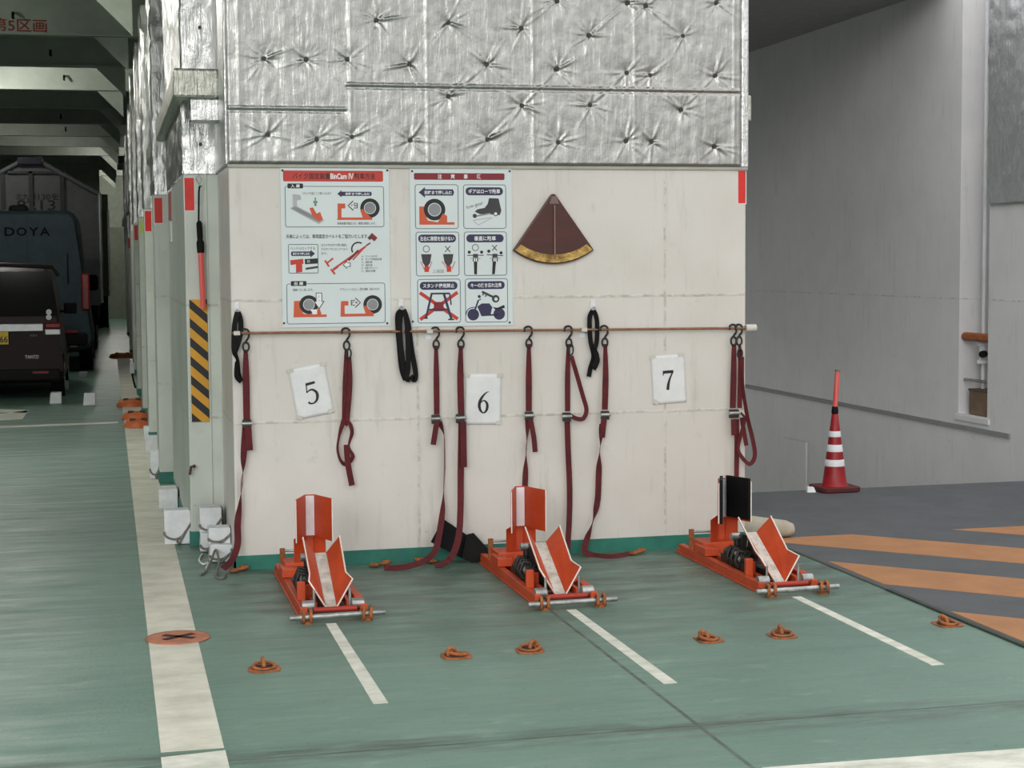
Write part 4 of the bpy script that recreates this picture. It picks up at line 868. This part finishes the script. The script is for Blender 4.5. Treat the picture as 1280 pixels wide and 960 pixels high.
    mc.build('release_mechanism', M_BLKM, t)
    sp = MB(); spring(sp, V(-.055, 8.58, .115), V(-.055, 8.86, .12), .024, 9, .0055, M_BLKM); sp.build('coil_spring', M_BLKM, t)
    da = MB().tube([V(-.062, 8.80, .06), V(-.066, 8.80, .195)], .018, M_BLKM, 12).box((cx-.060, 8.74, .12), (cx-.030, 8.79, .22)); da.build('damper', M_BLKM, t)
    MB().cyl(V(-.100, 8.80, .205), V(-.052, 8.80, .205), .021, M_STEEL, 16).build('damper_cap', M_STEEL, t)
    MB().cyl(V(-.115, 8.62, .10), V(-.115, 8.70, .135), .012, M_STEEL, 10).build('mechanism_rod', M_STEEL, t)
    # rear carriage, folded post and wheel stop
    MB().box((cx-.150, 9.12, .055), (cx+.10, 9.30, .120)).box((cx-.175, 9.02, .058), (cx-.09, 9.20, .105)).build('carriage', M_ORANGE, t, bevel=.004)
    po = MB(); z0, z1 = .10, .262
    prof = [(-.098, 9.135), (-.022, 9.22), (.022, 9.22), (.080, 9.16)]
    for i in range(3):
        (a, b), (c, d) = prof[i], prof[i+1]
        po.prism([V(a, b, z0), V(c, d, z0), V(c, d, z1-.0), V(a, b, z1-(.014 if i == 0 else 0))], (0, .008, 0))
    po.box((cx-.018, 9.215, .10), (cx+.018, 9.24, .40)).build('post', M_ORANGE, t, bevel=.002)
    hd = MB(); z0, z1 = .248, .482
    for s in (-1, 1): hd.prism([V(s*.024, 9.2, z0), V(s*.097, 9.005, z0), V(s*.097, 9.005, z1), V(s*.024, 9.2, z1)], (s*.005, .005, 0))
    hd.box((cx-.026, 9.2, z0), (cx+.026, 9.207, z1)); hdo = hd.build('wheel_stop', M_ORANGE, t)
    for s in (-1, 1): MB().tube([V(s*.0985, 9.003, z0), V(s*.0985, 9.003, z1)], .0036, M_WEDGE, 6).build('bare_edge', M_WEDGE, hdo)
    MB().box((cx-.0235, 9.196, z0+.008), (cx+.0235, 9.2, z1-.006)).build('reflective_strip', M_REFL, hdo)
    # rear lug and tie rod
    MB().box((cx-.155, 9.34, .05), (cx-.125, 9.36, .165)).build('rear_lug', M_ORUST, t, bevel=.004)
    MB().cyl(V(-.15, 9.35, .15), V(-.02, 9.33, .15), .007, M_STEEL, 10).build('tie_rod', M_STEEL, t)
    for y in (9.30, 9.06): MB().cyl(V(-.150, y, .055), V(-.150, y, .085), .010, M_ORUST, 10).build('bolt', M_ORUST, t)
    return t
clamp(1.057, 'orange wheel clamp under the numeral 5 sheet, bare head with white strip')
clamp(2.252, 'orange wheel clamp beside the loose black pad, bare head with white strip')
clamp(3.472, 'orange wheel clamp whose head is covered by black pads, by the ramp')
def pad_on_head(cx):
    t = thing('wheel_pad', 'pair of black pads fitted over the head of the rightmost wheel clamp', 'pad', (cx, 9.05, .25))
    V = lambda x, y, z: Vector((cx+x, y, z))
    for s, z0, z1 in ((1, .262, .502), (-1, .245, .500)):
        d = Vector((s*.073, -.195, 0)).normalized(); nn = Vector((-s*.195, -.073, 0)).normalized()
        a = V(s*.030, 9.185, 0)+nn*.004; b = a+d*.195
        P = [Vector((a.x, a.y, z0)), Vector((b.x, b.y, z0)), Vector((b.x, b.y, z1)), Vector((a.x, a.y, z1))]
        MB().prism(P, nn*.018).build('pad_panel', M_BLACK, t, bevel=.003)
        e = MB().tube([P[3]+nn*.018, P[0]+nn*.018], .004, M_PGRY, 6); e.build('edge_piping', M_PGRY, t)
pad_on_head(3.472)
lp = thing('wheel_pad', 'loose black pad leaning folded against the skirting between the two maroon straps', 'pad', floor_pt(585, 703))
for name, q, Y0, Y1 in (('pad_panel', [(538.5, 677), (554, 648.5), (583, 668), (577, 697)], 9.63, 9.57), ('pad_panel', [(577, 697), (583, 668), (592, 666), (613, 689), (609, 702), (590, 704)], 9.61, 9.50)):
    P = [W(x, y, Y0+(Y1-Y0)*min(1, max(0, (y-648)/56))) if name else None for x, y in q]
    P = [Vector((v.x, v.y, max(v.z, .004))) for v in P]
    MB().prism(P, (-.004, -.016, .0)).build(name, M_BLACK, lp, bevel=.003)

# ------------------------------------------------------------------ lashing pots in the deck
def pot(x, y, label, rot, up=.018, rust=True):
    t = thing('lashing_ring', label, 'lashing ring', (x, y, 0), 'lashing rings set in the deck')
    R3 = Matrix.Rotation(rot, 3, 'Z'); c = Vector((x, y, 0))
    pl = MB(); ring = []
    for k in range(24):
        a = 2*math.pi*k/24; r = (.066+.012*mnoise.noise((x*3+math.cos(a)*1.5, y+math.sin(a)*1.5, 1)))/max(abs(math.cos(a)), abs(math.sin(a)))**.55
        ring.append(c+Vector((r*math.cos(a), r*1.05*math.sin(a), .0005)))
    pl.prism(ring, (0, 0, .004)); pl.build('rusty_plate', M_ORUST, t)
    MB().lathe([(.050, .0045), (.052, .0075), (.046, .009), (.036, .0052), (.01, .005)], c, M_RUST, 24).build('socket', M_RUST, t)
    MB().tube([c+R3 @ Vector((.047*math.cos(k*math.pi/12), .040*math.sin(k*math.pi/12), .014+up*math.sin(k*math.pi/12)*.4)) for k in range(24)], .0075, M_ORUST, 10, closed=True).build('ring', M_ORUST, t)
    MB().tube([c+R3 @ Vector(v) for v in ((.01, .038, .006), (.01, .040, .034), (.006, .03, .042), (.0, .008, .034), (.0, .0, .010))], .0085, M_ORUST, 10).build('bail', M_ORUST, t)
for x, y, rt_, lb in ((.621, 7.23, .3, 'dark rusty lashing ring beside the wide white stripe'), (1.473, 7.245, 2.2, 'rusty lashing ring between the first two white bay lines, left of its pair'),
                      (1.817, 7.262, -.8, 'rusty lashing ring near the second white bay line, right of its pair'), (2.664, 7.245, 1.2, 'rusty lashing ring in the bay of the padded clamp, left of its pair'),
                      (3.026, 7.235, .2, 'rusty lashing ring in the bay of the padded clamp, right of its pair'), (3.882, 7.25, .9, 'rusty lashing ring on the deck edge beside the striped ramp')):
    pot(x, y, lb, rt_)
cs = thing('deck_socket', 'round flush orange deck socket with cross slot on the wide white stripe', 'deck socket', (.282, 7.945, 0))
MB().lathe([(.150, .0025), (.150, .0055), (.132, .007), (.01, .007)], (.282, 7.945, 0), mat('faded orange plate', rgb(190, 122, 92), .7, var=rgb(160, 104, 80), vscale=12), 40).build('plate', None, cs)
xs = MB()
for a in (.62, -.62):
    d = Vector((math.cos(a), math.sin(a), 0)); n_ = Vector((-d.y, d.x, 0)); c = Vector((.287, 7.945, .0075))
    xs.prism([c+d*.085+n_*.017, c-d*.085+n_*.017, c-d*.085-n_*.017, c+d*.085-n_*.017], (0, 0, .0015))
xs.build('cross_slot', mat('dark slot', rgb(62, 34, 26), .9), cs)
def far_socket(px, py, label, sz=.2):
    p = floor_pt(px, py); t = thing('raised_socket', label, 'deck socket', (p.x, p.y, 0), 'orange raised sockets')
    MB().lathe([(sz, .003), (sz, .02), (sz*.8, .075), (sz*.62, .085), (sz*.45, .085), (sz*.40, .05), (.01, .05)], (p.x, p.y, 0), mat('bright socket orange', rgb(206, 110, 58), .6, var=rgb(176, 86, 46), vscale=10), 24).build('body', mat('bright socket orange', rgb(206, 110, 58), .6, var=rgb(176, 86, 46), vscale=10), t)
    q = MB()
    for k in range(4):
        a = math.pi/4+k*math.pi/2; q.box((p.x+sz*.55*math.cos(a)-.03, p.y+sz*.55*math.sin(a)-.03, .076), (p.x+sz*.55*math.cos(a)+.03, p.y+sz*.55*math.sin(a)+.03, .092))
    q.build('slot', M_RUST, t)
far_socket(173, 534, 'nearest orange raised socket in the cluster on the white stripe', .155); far_socket(171, 524, 'middle orange raised socket in the cluster on the white stripe', .17); far_socket(165, 507.5, 'farthest orange raised socket on the white stripe', .19)
far_socket(153, 447, 'dull orange socket far along the aisle floor', .25)

# ------------------------------------------------------------------ white foam wheel blocks with cords
def foam(px0, px1, py0, py1, Y, dep, label, tilt=0, cord=True, drk=False, z0=None):
    if Y is None: Y = floor_pt((px0+px1)/2, py1).y; z0 = .003
    a, b = W(px0, py1, Y), W(px1, py0, Y); zb = max(.003, a.z) if z0 is None else z0
    t = thing('foam_block', label, 'foam block', ((a.x+b.x)/2, Y+dep/2, zb), 'white foam blocks along the wall')
    R3 = Matrix.Rotation(tilt, 3, 'Y'); c = Vector(((a.x+b.x)/2, Y+dep/2, (zb+b.z)/2)); sx_, sz_ = b.x-a.x, b.z-zb
    prof = [(-.5, -.5), (.5, -.5), (.5, .44), (.46, .5), (-.46, .5), (-.5, .46)]
    m_ = MB().prism([c+R3 @ Vector((u*sx_, -dep/2, v*sz_)) for u, v in prof], R3 @ Vector((0, dep, 0))); m_.build('block', M_FOAM, t, bevel=.006)
    if drk: MB().prism([c+R3 @ Vector((u*sx_+.008, -dep/2+.012, v*sz_*.92-.04*sz_)) for u, v in prof], R3 @ Vector((0, dep, 0))).build('rubber_backing', M_BLACK, t, bevel=.004)
    if cord:
        y = -dep/2-.006; P = [(-.52, -.12), (-.46, -.24), (-.2, -.34), (.1, -.30), (.36, -.06), (.52, .12)]
        m2 = MB().tube(smooth_path([tuple(c+R3 @ Vector((u*sx_, y, v*sz_))) for u, v in P], 4), .007, M_GREYC, 8)
        m2.tube(smooth_path([tuple(c+R3 @ Vector((u*sx_, y-.003, v*sz_))) for u, v in ((.02, -.30), (-.03, -.42), (.06, -.46), (.12, -.36), (.3, -.12))], 4), .006, M_GREYC, 8); m2.build('cord', M_GREYC, t)
    return t
foam(206, 238, 637, 681, None, .12, 'tall white foam block standing at the foot of the striped post', 0, True, True)
foam(199, 222, 611, 636, None, .22, 'square white foam block just behind the tallest block on the stripe', -.0, False, True)
foam(188, 201, 564, 599, None, .2, 'narrow upright white foam block further along the stripe', 0, True, True)
foam(182, 200, 546, 564, None, .2, 'white foam block near the orange sockets', 0, False)
foam(180, 187, 534, 550, None, .2, 'farthest white foam block, beside the orange sockets', 0, False)
foam(250, 277, 634, 668, 10.36, .16, 'white foam block at the back of the pile in the corner', .0, True, True)
foam(251, 268, 666, 694, 10.30, .1, 'low white foam block at the left of the corner pile', .05, True, True, .004)
foam(261, 288, 659, 681, 9.98, .12, 'white foam block on top at the front of the corner pile', .02, True, True)
foam(263, 290, 680, 707, 9.92, .14, 'lowest front white foam block of the corner pile, wrapped in grey cord', .05, True, True, .004)
cb = MB().tube(smooth_path([tuple(floor_pt(x, y)+Vector((0, 0, z))) for x, y, z in ((250, 720, .008), (256, 717, .008), (263, 710, .03), (270, 704, .08), (274, 712, .04), (270, 722, .008), (279, 724, .008), (283, 718, .008))], 5), .007, M_GREYC, 8)
cb.tube(smooth_path([tuple(floor_pt(x, y)+Vector((0, 0, .008))) for x, y in ((253, 694), (249, 702), (254, 707), (260, 705), (258, 712))], 5), .006, M_WHITE, 8)
tag(cb.build('cord', M_GREYC), 'loose grey cord trailing on the floor before the corner pile', 'cord')
def wire(px0, py0, px1, py1, Y):
    return MB().tube(smooth_path([tuple(W(px0, py0, Y)), tuple(W((px0+px1)/2+1, (py0+py1)/2, Y)), tuple(W(px1, py1, Y))], 5), .02, M_BLACK, 6)
fbx = thing('junction_box', 'small white box on the aisle wall with a cable hanging below', 'box', W(165, 467, 24.5))
MB().box(tuple(W(162.5, 467, 24.5)), tuple(W(168.0, 454, 24.5)+Vector((0, .1, 0)))).build('casing', M_WHITE, fbx, bevel=.01)
MB().tube(smooth_path([tuple(W(165, 467, 24.5)), tuple(W(168, 480, 24.5)), tuple(W(171, 491, 24.5))], 5), .014, M_BLACK, 6).build('cable', M_BLACK, fbx)

# ------------------------------------------------------------------ canvas roll behind the padded clamp
p = floor_pt(966, 671); fr = MB(); secs = []
for i in range(9):
    u = i/8; r = .050*(1 if 0 < i < 8 else .72); c = Vector((3.83+u*.36, 9.86, .0))
    secs.append([Vector((c.x, c.y+1.1*r*math.cos(a*math.pi/8), max(.004, .05+.03*(1-u)+(r+.03*(1-u))*math.sin(a*math.pi/8)))) for a in range(16)])
tag(fr.loft(secs).build('rolled_canvas', mat('beige canvas', rgb(186, 180, 164), .85, var=rgb(164, 158, 142), bump=.3, bscale=50)), 'beige rolled canvas bundle on the ramp edge behind the padded clamp', 'bundle')

# ------------------------------------------------------------------ traffic cone with red wand
cp = floor_pt(1043, 613); k = .0061
cone = thing('traffic_cone', 'red traffic cone with white bands and a pink wand on the grey ramp', 'traffic cone', (cp.x, cp.y, 0))
M_CONE = mat('red cone plastic', rgb(158, 25, 33), .45, var=rgb(140, 20, 29)); M_CB = mat('dark red base', rgb(92, 24, 30), .6, var=rgb(76, 22, 26))
sv = MB()
def rcone(z): return .094+(.022-.094)*min(1, max(0, (z-.04)/.56))
A_ = [cp+Vector((u*.155, v*.155, .003)) for u, v in ((-1, -.8), (-.8, -1), (.8, -1), (1, -.8), (1, .8), (.8, 1), (-.8, 1), (-1, .8))]
MB().prism(A_, (0, 0, .036)).build('base', M_CB, cone, bevel=.006)
zs = [.038, .06, .175, .225, .285, .345, .405, .455, .60]
bodyc = MB().lathe([(.108, .038), (.100, .05)]+[(rcone(z), z) for z in zs[1:]]+[(.016, .60)], cp, M_CONE, 36).build('body', M_CONE, cone)
bodyc.rotation_euler = (0, 0, 0)
for z0, z1 in ((.190, .240), (.300, .353), (.412, .455)):
    MB().lathe([(rcone(z0)+.0022, z0), (rcone(z1)+.0022, z1), (rcone(z1)-.004, z1+.001), (rcone(z0)-.004, z0-.001)], cp, M_WHITE, 36).build('white_band', M_WHITE, cone)
MB().lathe([(.024, .585), (.027, .60), (.022, .64), (.014, .645)], cp, M_BLACK, 20).build('collar', M_BLACK, cone)
wd = MB().cyl(cp+Vector((0, 0, .63)), cp+Vector((.020, 0, .91)), .019, mat('red translucent tube', rgb(226, 82, 78)), 16); wd.build('wand', None, cone)
MB().cyl(cp+Vector((.0198, 0, .906)), cp+Vector((.0203, 0, .92)), .020, mat('grey cap', rgb(120, 110, 110), .5), 16).build('wand_cap', None, cone)
q = floor_pt(1014, 616)
tag(MB().prism([q+Vector((-.03, 0, .003)), q+Vector((.035, -.01, .003)), q+Vector((.03, .02, .04)), q+Vector((-.02, .02, .045))], (0, .03, .0)).build('paper_scrap', M_WHITE), 'tiny crumpled white scrap at the left corner of the cone base', 'scrap')

# ------------------------------------------------------------------ parked vehicles in the dark aisle
def rrect(hw, z0, z1, r, cx, y, topw=None, n=5):
    topw = hw if topw is None else topw; P = []
    for (sx_, zz, w_, a0) in ((1, z0, hw, -90), (1, z1, topw, 0), (-1, z1, topw, 90), (-1, z0, hw, 180)):
        for k in range(n):
            a = math.radians(a0+90*k/(n-1)); P.append(Vector((cx+sx_*(w_-r)+r*math.cos(a), y, zz+(r if zz == z0 else -r)+r*math.sin(a))))
    return P
def car_wheel(t, x, y, r, wd):
    wl = MB().cyl((x-wd/2, y, r), (x+wd/2, y, r), r, M_BLACK, 28).build('wheel', M_BLACK, t, bevel=.03)
    MB().cyl((x-wd/2-.005, y, r), (x+wd/2+.005, y, r), r*.6, M_STEEL, 20).build('hub_cap', M_STEEL, wl)
M_GLASSD = mat('dark window glass', rgb(8, 8, 10), .12, var=rgb(12, 12, 13), spec=.25); M_LAMPR = mat('red tail lens', rgb(140, 28, 30), .15, var=rgb(110, 20, 24)); M_CHR = mat('satin chrome', rgb(196, 198, 200), .25, .7); M_BUMP = mat('black bumper', rgb(16, 16, 17), .6, spec=.2)
# maroon minivan
MY = 22.85; mc_ = -1.315; hw = .737
mv = thing('minivan', 'dark maroon boxy minivan seen from behind at the left edge', 'car', (mc_, MY+1.7, 0))
M_MVB = mat('deep maroon paint', rgb(36, 14, 20), .45, var=rgb(30, 12, 17), spec=.25); secs = []
for y, z0, z1, tw, hb in ((0, .32, .95, .70, .73), (.02, .26, 1.10, .69, hw), (.10, .22, 1.62, .62, hw), (.28, .20, 1.745, .58, hw), (1.4, .20, 1.77, .58, hw), (2.2, .20, 1.74, .58, hw), (2.75, .20, 1.30, .64, hw), (3.1, .22, 1.02, .66, hw), (3.38, .30, .88, .66, .68)):
    secs.append(rrect(hb, z0, z1, .10, mc_, MY+y, tw))
MB().loft(secs).build('body', M_MVB, mv)
wy = lambda z: MY-.012+.09*max(0, (z-1.05)/.62)
MB().prism([Vector((mc_+s*a, wy(z), z)) for s, a, z in ((-1, .60, 1.68), (1, .60, 1.68), (1, .665, 1.10), (-1, .665, 1.10))], (0, .05, 0)).build('rear_window', M_GLASSD, mv)
MB().tube([Vector((mc_-.66, MY+.06, 1.735)), Vector((mc_, MY+.05, 1.77)), Vector((mc_+.62, MY+.06, 1.735)), Vector((mc_+.70, MY+.07, 1.62))], .028, M_MVB, 8).build('roof_spoiler', M_MVB, mv)
ch = MB().box((mc_-.52, MY-.035, .895), (mc_+.49, MY+.01, 1.00)).build('chrome_garnish', M_CHR, mv, bevel=.012)
for s in (-1, 1):
    tl = MB().box((mc_+s*.61-.105, MY-.03, .93), (mc_+s*.61+.105, MY+.10, 1.01)).build('tail_lamp', M_LAMPR, mv, bevel=.02)
    MB().box((mc_+s*.60-.095, MY-.033, .845), (mc_+s*.60+.105, MY+.05, .925)).build('clear_lens', M_CHR, tl, bevel=.012)
    MB().box((mc_+s*.44-.10, MY-.04, .345), (mc_+s*.44+.10, MY, .375)).build('bumper_reflector', M_LAMPR, mv)
    for y in (.62, 2.85): car_wheel(mv, mc_+s*.64, MY+y, .285, .17)
MB().box((mc_-.70, MY-.03, .24), (mc_+.70, MY+.06, .40)).build('bumper', M_BUMP, mv, bevel=.03)
npx = W(11, 434, MY).x
pl_ = MB().box((npx-.33, MY-.045, .735), (npx, MY-.03, .90)).build('number_plate', mat('yellow plate', rgb(226, 190, 40), .4), mv)
MB().text('66', npx-.058, .80, MY-.048, .082, M_INK, .10, bold=.015).build('plate_digits', M_INK, pl_)
MB().text('TANTO', W(40, 445, MY).x, W(40, 446, MY).z, MY-.028, .045, M_CHR, .17).build('model_lettering', M_CHR, mv)
MB().text('CUSTOM'[:2], W(42, 420, MY).x, W(42, 419, MY).z, MY-.038, .025, M_PGRY, .08).build('garnish_lettering', M_PGRY, mv)
for z in (390, 396.5): c = W(61, z, MY); MB().cyl((c.x, wy(c.z)-.005, c.z), (c.x, wy(c.z)+.02, c.z), .036, M_WHITE, 16).build('round_sticker', M_WHITE, mv)
c = W(88, 385, MY+2.2); MB().box((c.x-.09, c.y-.06, c.z-.08), (c.x+.09, c.y+.06, c.z+.08)).box((c.x-.2, c.y-.02, c.z-.06), (c.x-.08, c.y+.02, c.z-.03)).build('door_mirror', M_BUMP, mv, bevel=.03)
MB().tube([Vector((mc_+.05, MY+.01, 1.12)), Vector((mc_+.25, MY+.02, 1.17)), Vector((mc_+.5, MY+.02, 1.18))], .008, M_BLACK, 6).build('rear_wiper', M_BLACK, mv)
# grey-blue high-roof van
VY = 28.3; vc = -1.235; hv = .99
va = thing('cargo_van', 'slate blue high roof van behind the maroon minivan', 'van', (vc, VY+2.8, 0))
M_VAN = mat('slate blue paint', rgb(54, 69, 76), .5, var=rgb(48, 61, 69), spec=.25); secs = []
for y, z0, z1, tw, hb in ((0, .42, 2.58, .74, .96), (.05, .38, 2.64, .76, hv), (.4, .35, 2.66, .78, hv), (3.6, .35, 2.66, .78, hv), (4.3, .35, 2.45, .74, hv), (4.9, .35, 1.55, .86, hv), (5.5, .38, 1.2, .86, .94)):
    secs.append(rrect(hb, z0, z1, .16, vc, VY+y, tw))
MB().loft(secs).build('body', M_VAN, va)
MB().box((vc-.004, VY-.012, .5), (vc+.004, VY+.01, 2.6)).build('door_seam', M_INK, va)
for s in (-1, 1):
    MB().box((vc+s*.89-.07, VY-.03, 1.02), (vc+s*.89+.07, VY+.06, 1.63)).build('tail_lamp', M_LAMPR, va, bevel=.03)
    for y in (1.0, 4.6): car_wheel(va, vc+s*.86, VY+y, .34, .22)
    MB().box((vc+s*.62-.012, VY-.02, 1.45), (vc+s*.62+.012, VY+.0, 1.95)).build('door_hinge', M_BUMP, va)
MB().box((vc-.9, VY-.08, .45), (vc+.9, VY+.05, .66)).build('bumper', M_BUMP, va, bevel=.03)
MB().box((vc-.75, VY-.10, .66), (vc+.75, VY+.02, .70)).build('bumper_step', M_LAMPR, va)
MB().box((vc-.28, VY+.05, 2.60), (vc+.02, VY+.35, 2.735)).build('roof_lamp', M_BUMP, va, bevel=.05)
tx = [W(x, 289, VY).x for x in (12, 27, 42, 56)]
for ch_, x in zip('DOYA', tx): MB().text(ch_, x, W(30, 289.5, VY).z, VY-.014, .135, mat('dark van lettering', rgb(8, 10, 12), .6, spec=.1), .155, bold=.015).build('lettering', None, va)
c = W(116, 352, VY+4.2); MB().box((c.x-.13, c.y-.06, c.z-.17), (c.x+.10, c.y+.08, c.z+.13)).build('door_mirror', M_BUMP, va, bevel=.05)
MB().box((vc+.62, VY-.05, .43), (vc+.74, VY-.03, .51)).build('mud_flap_label', M_PGRY, va)
# gabled truck
TY = 34.9; T = lambda x, y: W(x, y, TY)
M_TRK = mat('truck grey panel', rgb(112, 112, 116), .6, var=rgb(102, 102, 106)); M_TRD = mat('truck dark frame', rgb(74, 74, 78), .6)
e0, pk0, pk1, e1 = T(-48, 243), T(24, 203), T(51, 203), T(122, 242)
tr_ = thing('box_truck', 'grey gable roofed truck with number 8213 painted high on its rear', 'truck', ((e0.x+e1.x)/2, TY+4, 0))
body = [Vector((e0.x, TY, .95)), Vector((e1.x, TY, .95)), e1, pk1, pk0, e0]
MB().prism(body, (0, 8, 0)).build('body', M_TRK, tr_)
ff = MB()
for px in (3, 38, 77): a = T(px, 216); ff.box((a.x-.04, TY-.05, 1.0), (a.x+.04, TY, T(px, 214).z))
ff.box((T(3, 0).x, TY-.05, T(40, 217).z), (T(77, 0).x, TY, T(40, 214).z)).build('rear_frame', M_TRD, tr_)
for a, b in ((e0, pk0), (pk1, e1)): MB().tube([a+Vector((0, -.03, 0)), b+Vector((0, -.03, 0))], .045, M_TRK, 8).build('roof_edge', M_TRK, tr_)
MB().tube([e1+Vector((.03, -.03, 0)), Vector((e1.x+.03, TY-.03, 1.0))], .04, M_CHR, 8).build('corner_post', M_CHR, tr_)
MB().box((pk0.x-.03, TY-.12, pk0.z-.05), (pk1.x+.03, TY+.3, pk0.z+.10)).build('top_vent', mat('dark blue cover', rgb(34, 34, 54), .5), tr_, bevel=.02)
MB().text('北九州', T(25, 0).x, T(25, 246).z, TY-.004, .13, M_INK, .38, bold=.01).text('130を', T(54, 0).x, T(54, 246).z, TY-.004, .13, M_INK, .40, bold=.01).build('registration_lettering', M_INK, tr_)
MB().text('8213', T(38, 0).x, T(38, 256.5).z, TY-.004, .20, M_INK, .74, bold=.01).build('registration_lettering', M_INK, tr_)
MB().box((e0.x+.05, TY+.1, .55), (e1.x-.05, TY+7.9, .95)).box((e0.x+.1, TY-.02, .5), (e1.x-.1, TY+.08, .7)).build('chassis', M_BUMP, tr_)
for s in (e0.x+.25, e1.x-.25):
    for y in (1.4, 2.5, 6.8): car_wheel(tr_, s, TY+y, .48, .3)
# second truck further on, only a sliver shows
BY = 48.0; B_ = lambda x, y: W(x, y, BY)
t3 = thing('box_truck', 'distant dim truck showing as a narrow sliver right of the gabled truck', 'truck', (B_(120, 400).x, BY+3, 0))
MB().box((B_(136, 300).x-2.3, BY, .9), (B_(136, 300).x, BY+6, B_(136, 243).z)).build('body', mat('dim olive box', rgb(92, 90, 76), .6), t3)
MB().box((B_(136, 300).x-.03, BY-.05, 1.0), (B_(136, 300).x+.03, BY, B_(136, 262).z)).build('corner_post', M_CHR, t3)
MB().box((B_(136, 300).x-2.2, BY+.1, .5), (B_(136, 300).x-.1, BY+5.9, .9)).build('chassis', M_BUMP, t3)
for x in (B_(136, 300).x-.2, B_(136, 300).x-2.1):
    for y in (1, 4.8): car_wheel(t3, x, BY+y, .46, .28)
# wheel chocks around the minivan
def chock(px, py, label, wd=.15, h=.145, mt=M_WHITE):
    p = floor_pt(px, py)
    P = [Vector((p.x-wd/2, p.y, .002)), Vector((p.x+wd/2, p.y, .002)), Vector((p.x+wd*.5, p.y+.02, h)), Vector((p.x-wd*.40, p.y+.02, h))]
    tag(MB().prism(P, (0, .16, 0)).build('wheel_chock', mt, bevel=.008), label, 'wheel chock', 'white wheel chocks')
chock(69.5, 505, 'white wheel chock under the rear corner of the maroon minivan'); chock(111.5, 507, 'white wheel chock standing alone on the green floor', .15, .15)
chock(83, 487, 'small grey white chock behind the minivan wheel', .06, .12, M_PSIL); chock(103.5, 472, 'dim grey chock behind the van wheel', .14, .09, M_PGRY)
